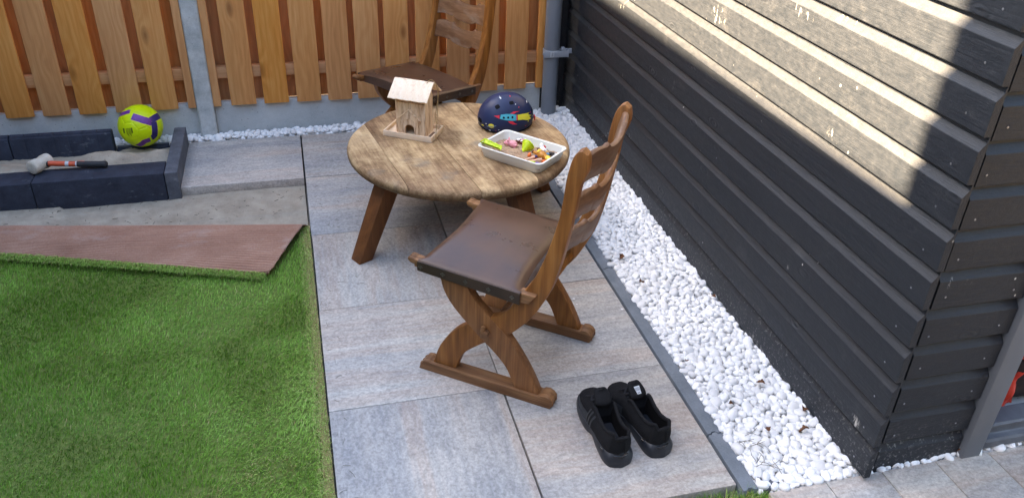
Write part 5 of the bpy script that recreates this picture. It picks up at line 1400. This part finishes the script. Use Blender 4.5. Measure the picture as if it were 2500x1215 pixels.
    ov.grid(lambda a, b: tuple(Vector(upper(a_of(0.02 + 0.36 * a), (0.004 + 0.10 * b) if outer < 0 else (0.996 - 0.10 * b))) * 1.0 + Vector((outer * 0.0012, 0, 0.0012))), 24, 6)
    ov.obj('toe_overlay', MT['shoe2'], sh_, smooth=180)
    # three diagonal bands on the outer quarter
    for k in range(3):
        g3 = G().grid(lambda a, b: tuple(Vector(upper(a_of(0.41 + 0.055 * k + 0.05 * a + 0.025 * b), (0.02 + 0.20 * a) if outer < 0 else (0.98 - 0.20 * a))) + Vector((outer * 0.0016, 0, 0.0006))), 12, 4)
        g3.obj('side_band', MT['shoe2'], sh_, smooth=180)
    # tongue standing up out of the collar
    cx_ = ip(s_c, 0.45) * inn
    def tong(a, b):
        w = 0.021 + 0.007 * math.sin(math.pi * min(1, a)); x = (2 * b - 1) * w * (1 if a < 0.72 else math.sqrt(max(0, 1 - ((a - 0.72) / 0.29) ** 2)))
        y = SL * (0.5 - 0.43) - 0.030 * math.sin(math.pi * min(1, a * 1.1)) + 0.016 * a + 0.010 * (x / w) ** 2; z = z0 + 0.050 + 0.050 * a
        return (cx_ + x, y, z)
    g4 = G().grid(tong, 20, 13); o4 = len(g4.v)
    g4.grid(lambda a, b: tuple(Vector(tong(a, b)) + Vector((0, 0.011, 0.001))), 20, 13)
    bd = [i * 13 for i in range(20)] + [19 * 13 + j for j in range(1, 13)] + [i * 13 + 12 for i in range(18, -1, -1)]
    for p_, q_ in zip(bd[:-1], bd[1:]): g4.f.append((p_, q_, q_ + o4, p_ + o4))
    tg2 = g4.obj('tongue', MT['shoe'], sh_, smooth=60)
    if outer < 0: return sh_finish(sh_, upper, a_of, z0)
    lb_ = [(-0.007, 0.62), (0.007, 0.62), (0.010, 0.86), (-0.010, 0.86)]
    def tl(x, a, o): p = tong(a, 0.5); return (cx_ + x, p[1] - 0.0016 * o, p[2] + 0.0004 * o)
    G().add([tl(x, a, 1) for x, a in lb_], [(0, 1, 2, 3)]).obj('tongue_tag', MT['tag'], tg2, smooth=None)
    gp = G()
    for x_, a0, a1, w_ in ((-0.0065, 0.74, 0.83, 0.002), (-0.0025, 0.74, 0.83, 0.002), (0.0015, 0.74, 0.83, 0.002), (0.0055, 0.74, 0.83, 0.002), (-0.003, 0.65, 0.69, 0.003), (0.002, 0.65, 0.69, 0.003)):
        gp.add([tl(x_ - w_ / 2, a0, 1.6), tl(x_ + w_ / 2, a0, 1.6), tl(x_ + w_ / 2, a1, 1.6), tl(x_ - w_ / 2, a1, 1.6)], [(0, 1, 2, 3)])
    gp.obj('tag_print', MT['tagprint'], tg2, smooth=None)
    return sh_finish(sh_, upper, a_of, z0)
def fin_(o): o.scale = (1.03, 1.0, 1.14)
fin_(make_shoe('black sneaker on the left of the pair, dark bands on its side', (0.872, -0.285, 0.0012), R(2), -1))
fin_(make_shoe('black sneaker on the right of the pair, pale tag on its tongue', (0.998, -0.275, 0.0012), R(9), 1))

# ------------------------------------------------------------------ small litter
def leaf(x, y, z, s, rz, lab):
    def lp(a, b):
        w = math.sin(math.pi * min(1, a ** 0.8)) ** 0.8 * 0.32 * (1 + 0.25 * math.sin(a * 19))
        yy = (2 * b - 1) * w
        return (s * (a - 0.5), s * yy, s * (0.35 * yy * yy * 3 + 0.14 * math.sin(a * 5) + 0.06 * math.sin(b * 8)))
    g = G().grid(lp, 12, 8); g.grid(lambda a, b: tuple(Vector(lp(a, b)) + Vector((0, 0, -0.0008))), 12, 8)
    g.tube([(-0.5 * s, 0, 0), (-0.72 * s, 0.05 * s, 0.04 * s)], s * 0.02, 5)
    tag(g.obj('dead_leaf', MT['leaf'], None, (x, y, z), (random.uniform(-.4, .4), random.uniform(-.4, .4), rz), smooth=60), lab, 'leaf', 'dead leaves on the pebbles')
leaf(1.325, 0.49, 0.034, 0.036, 0.6, 'curled brown leaf on the pebbles behind the near chair back')
leaf(1.575, 0.33, 0.034, 0.025, 2.0, 'brown leaf against the shed wall halfway along the pebbles')
leaf(1.29, -0.03, 0.030, 0.025, 1.0, 'brown leaf fragment by the kerb, level with the sneakers')
leaf(1.50, -0.20, 0.030, 0.029, 2.6, 'small brown leaf amid the pebbles close to the shed')
leaf(1.345, -0.28, 0.030, 0.025, 0.2, 'brown leaf fragment near the kerb joint beside the sneakers')
leaf(1.405, -0.42, 0.030, 0.030, 1.3, 'brown leaf in the middle of the nearest pebbles')
leaf(1.52, -0.45, 0.032, 0.035, 2.9, 'reddish brown leaf on the nearest pebbles by the shed corner')
leaf(1.575, -0.36, 0.034, 0.036, 0.9, 'tan leaf standing against the bottom shed board')
leaf(1.315, 0.70, 0.034, 0.036, 0.9, 'dark leaf on the pebbles beside the kerb joint near the table')
leaf(1.99, -0.632, 0.022, 0.032, 0.4, 'tan leaf at the foot of the grey door post')
def litter(name, mat, n, region, lmin, lmax, r, kids=None):
    g = G()
    for _ in range(n):
        x, y, z = region()
        l_ = random.uniform(lmin, lmax); a = random.uniform(0, 6.28); bnd = random.uniform(-.3, .3)
        dx, dy = math.cos(a) * l_ / 2, math.sin(a) * l_ / 2
        g.tube([(x - dx, y - dy, z), (x - dy * bnd, y + dx * bnd, z + 0.001), (x + dx, y + dy, z)], r, 4)
    o = g.obj(name, MT[mat], None, smooth=60)
    o['kind'] = 'stuff'
    return o
def rg_slab():
    if random.random() < 0.75: return (abs(random.gauss(0, 0.16)) + 0.01, random.uniform(0.75, 1.75), 0.0022)
    return (abs(random.gauss(0, 0.03)) + 0.01, random.uniform(-0.5, 0.9), 0.0022)
o = litter('grass_clippings', 'straw', 55, rg_slab, 0.012, 0.035, 0.0006)
def rg_sand():
    x = random.uniform(-1.5, -0.02); y = random.uniform(1.42, 1.76)
    return (x, y, sand_h(x, y) + 0.001)
o = litter('sand_debris', 'debris', 80, rg_sand, 0.004, 0.026, 0.0009)
def rg_peb():
    return (random.uniform(1.28, 1.36), random.uniform(-0.58, -0.42), 0.022 + random.uniform(0, 0.01))
o = litter('dry_stalks', 'straw', 16, rg_peb, 0.03, 0.07, 0.0009)
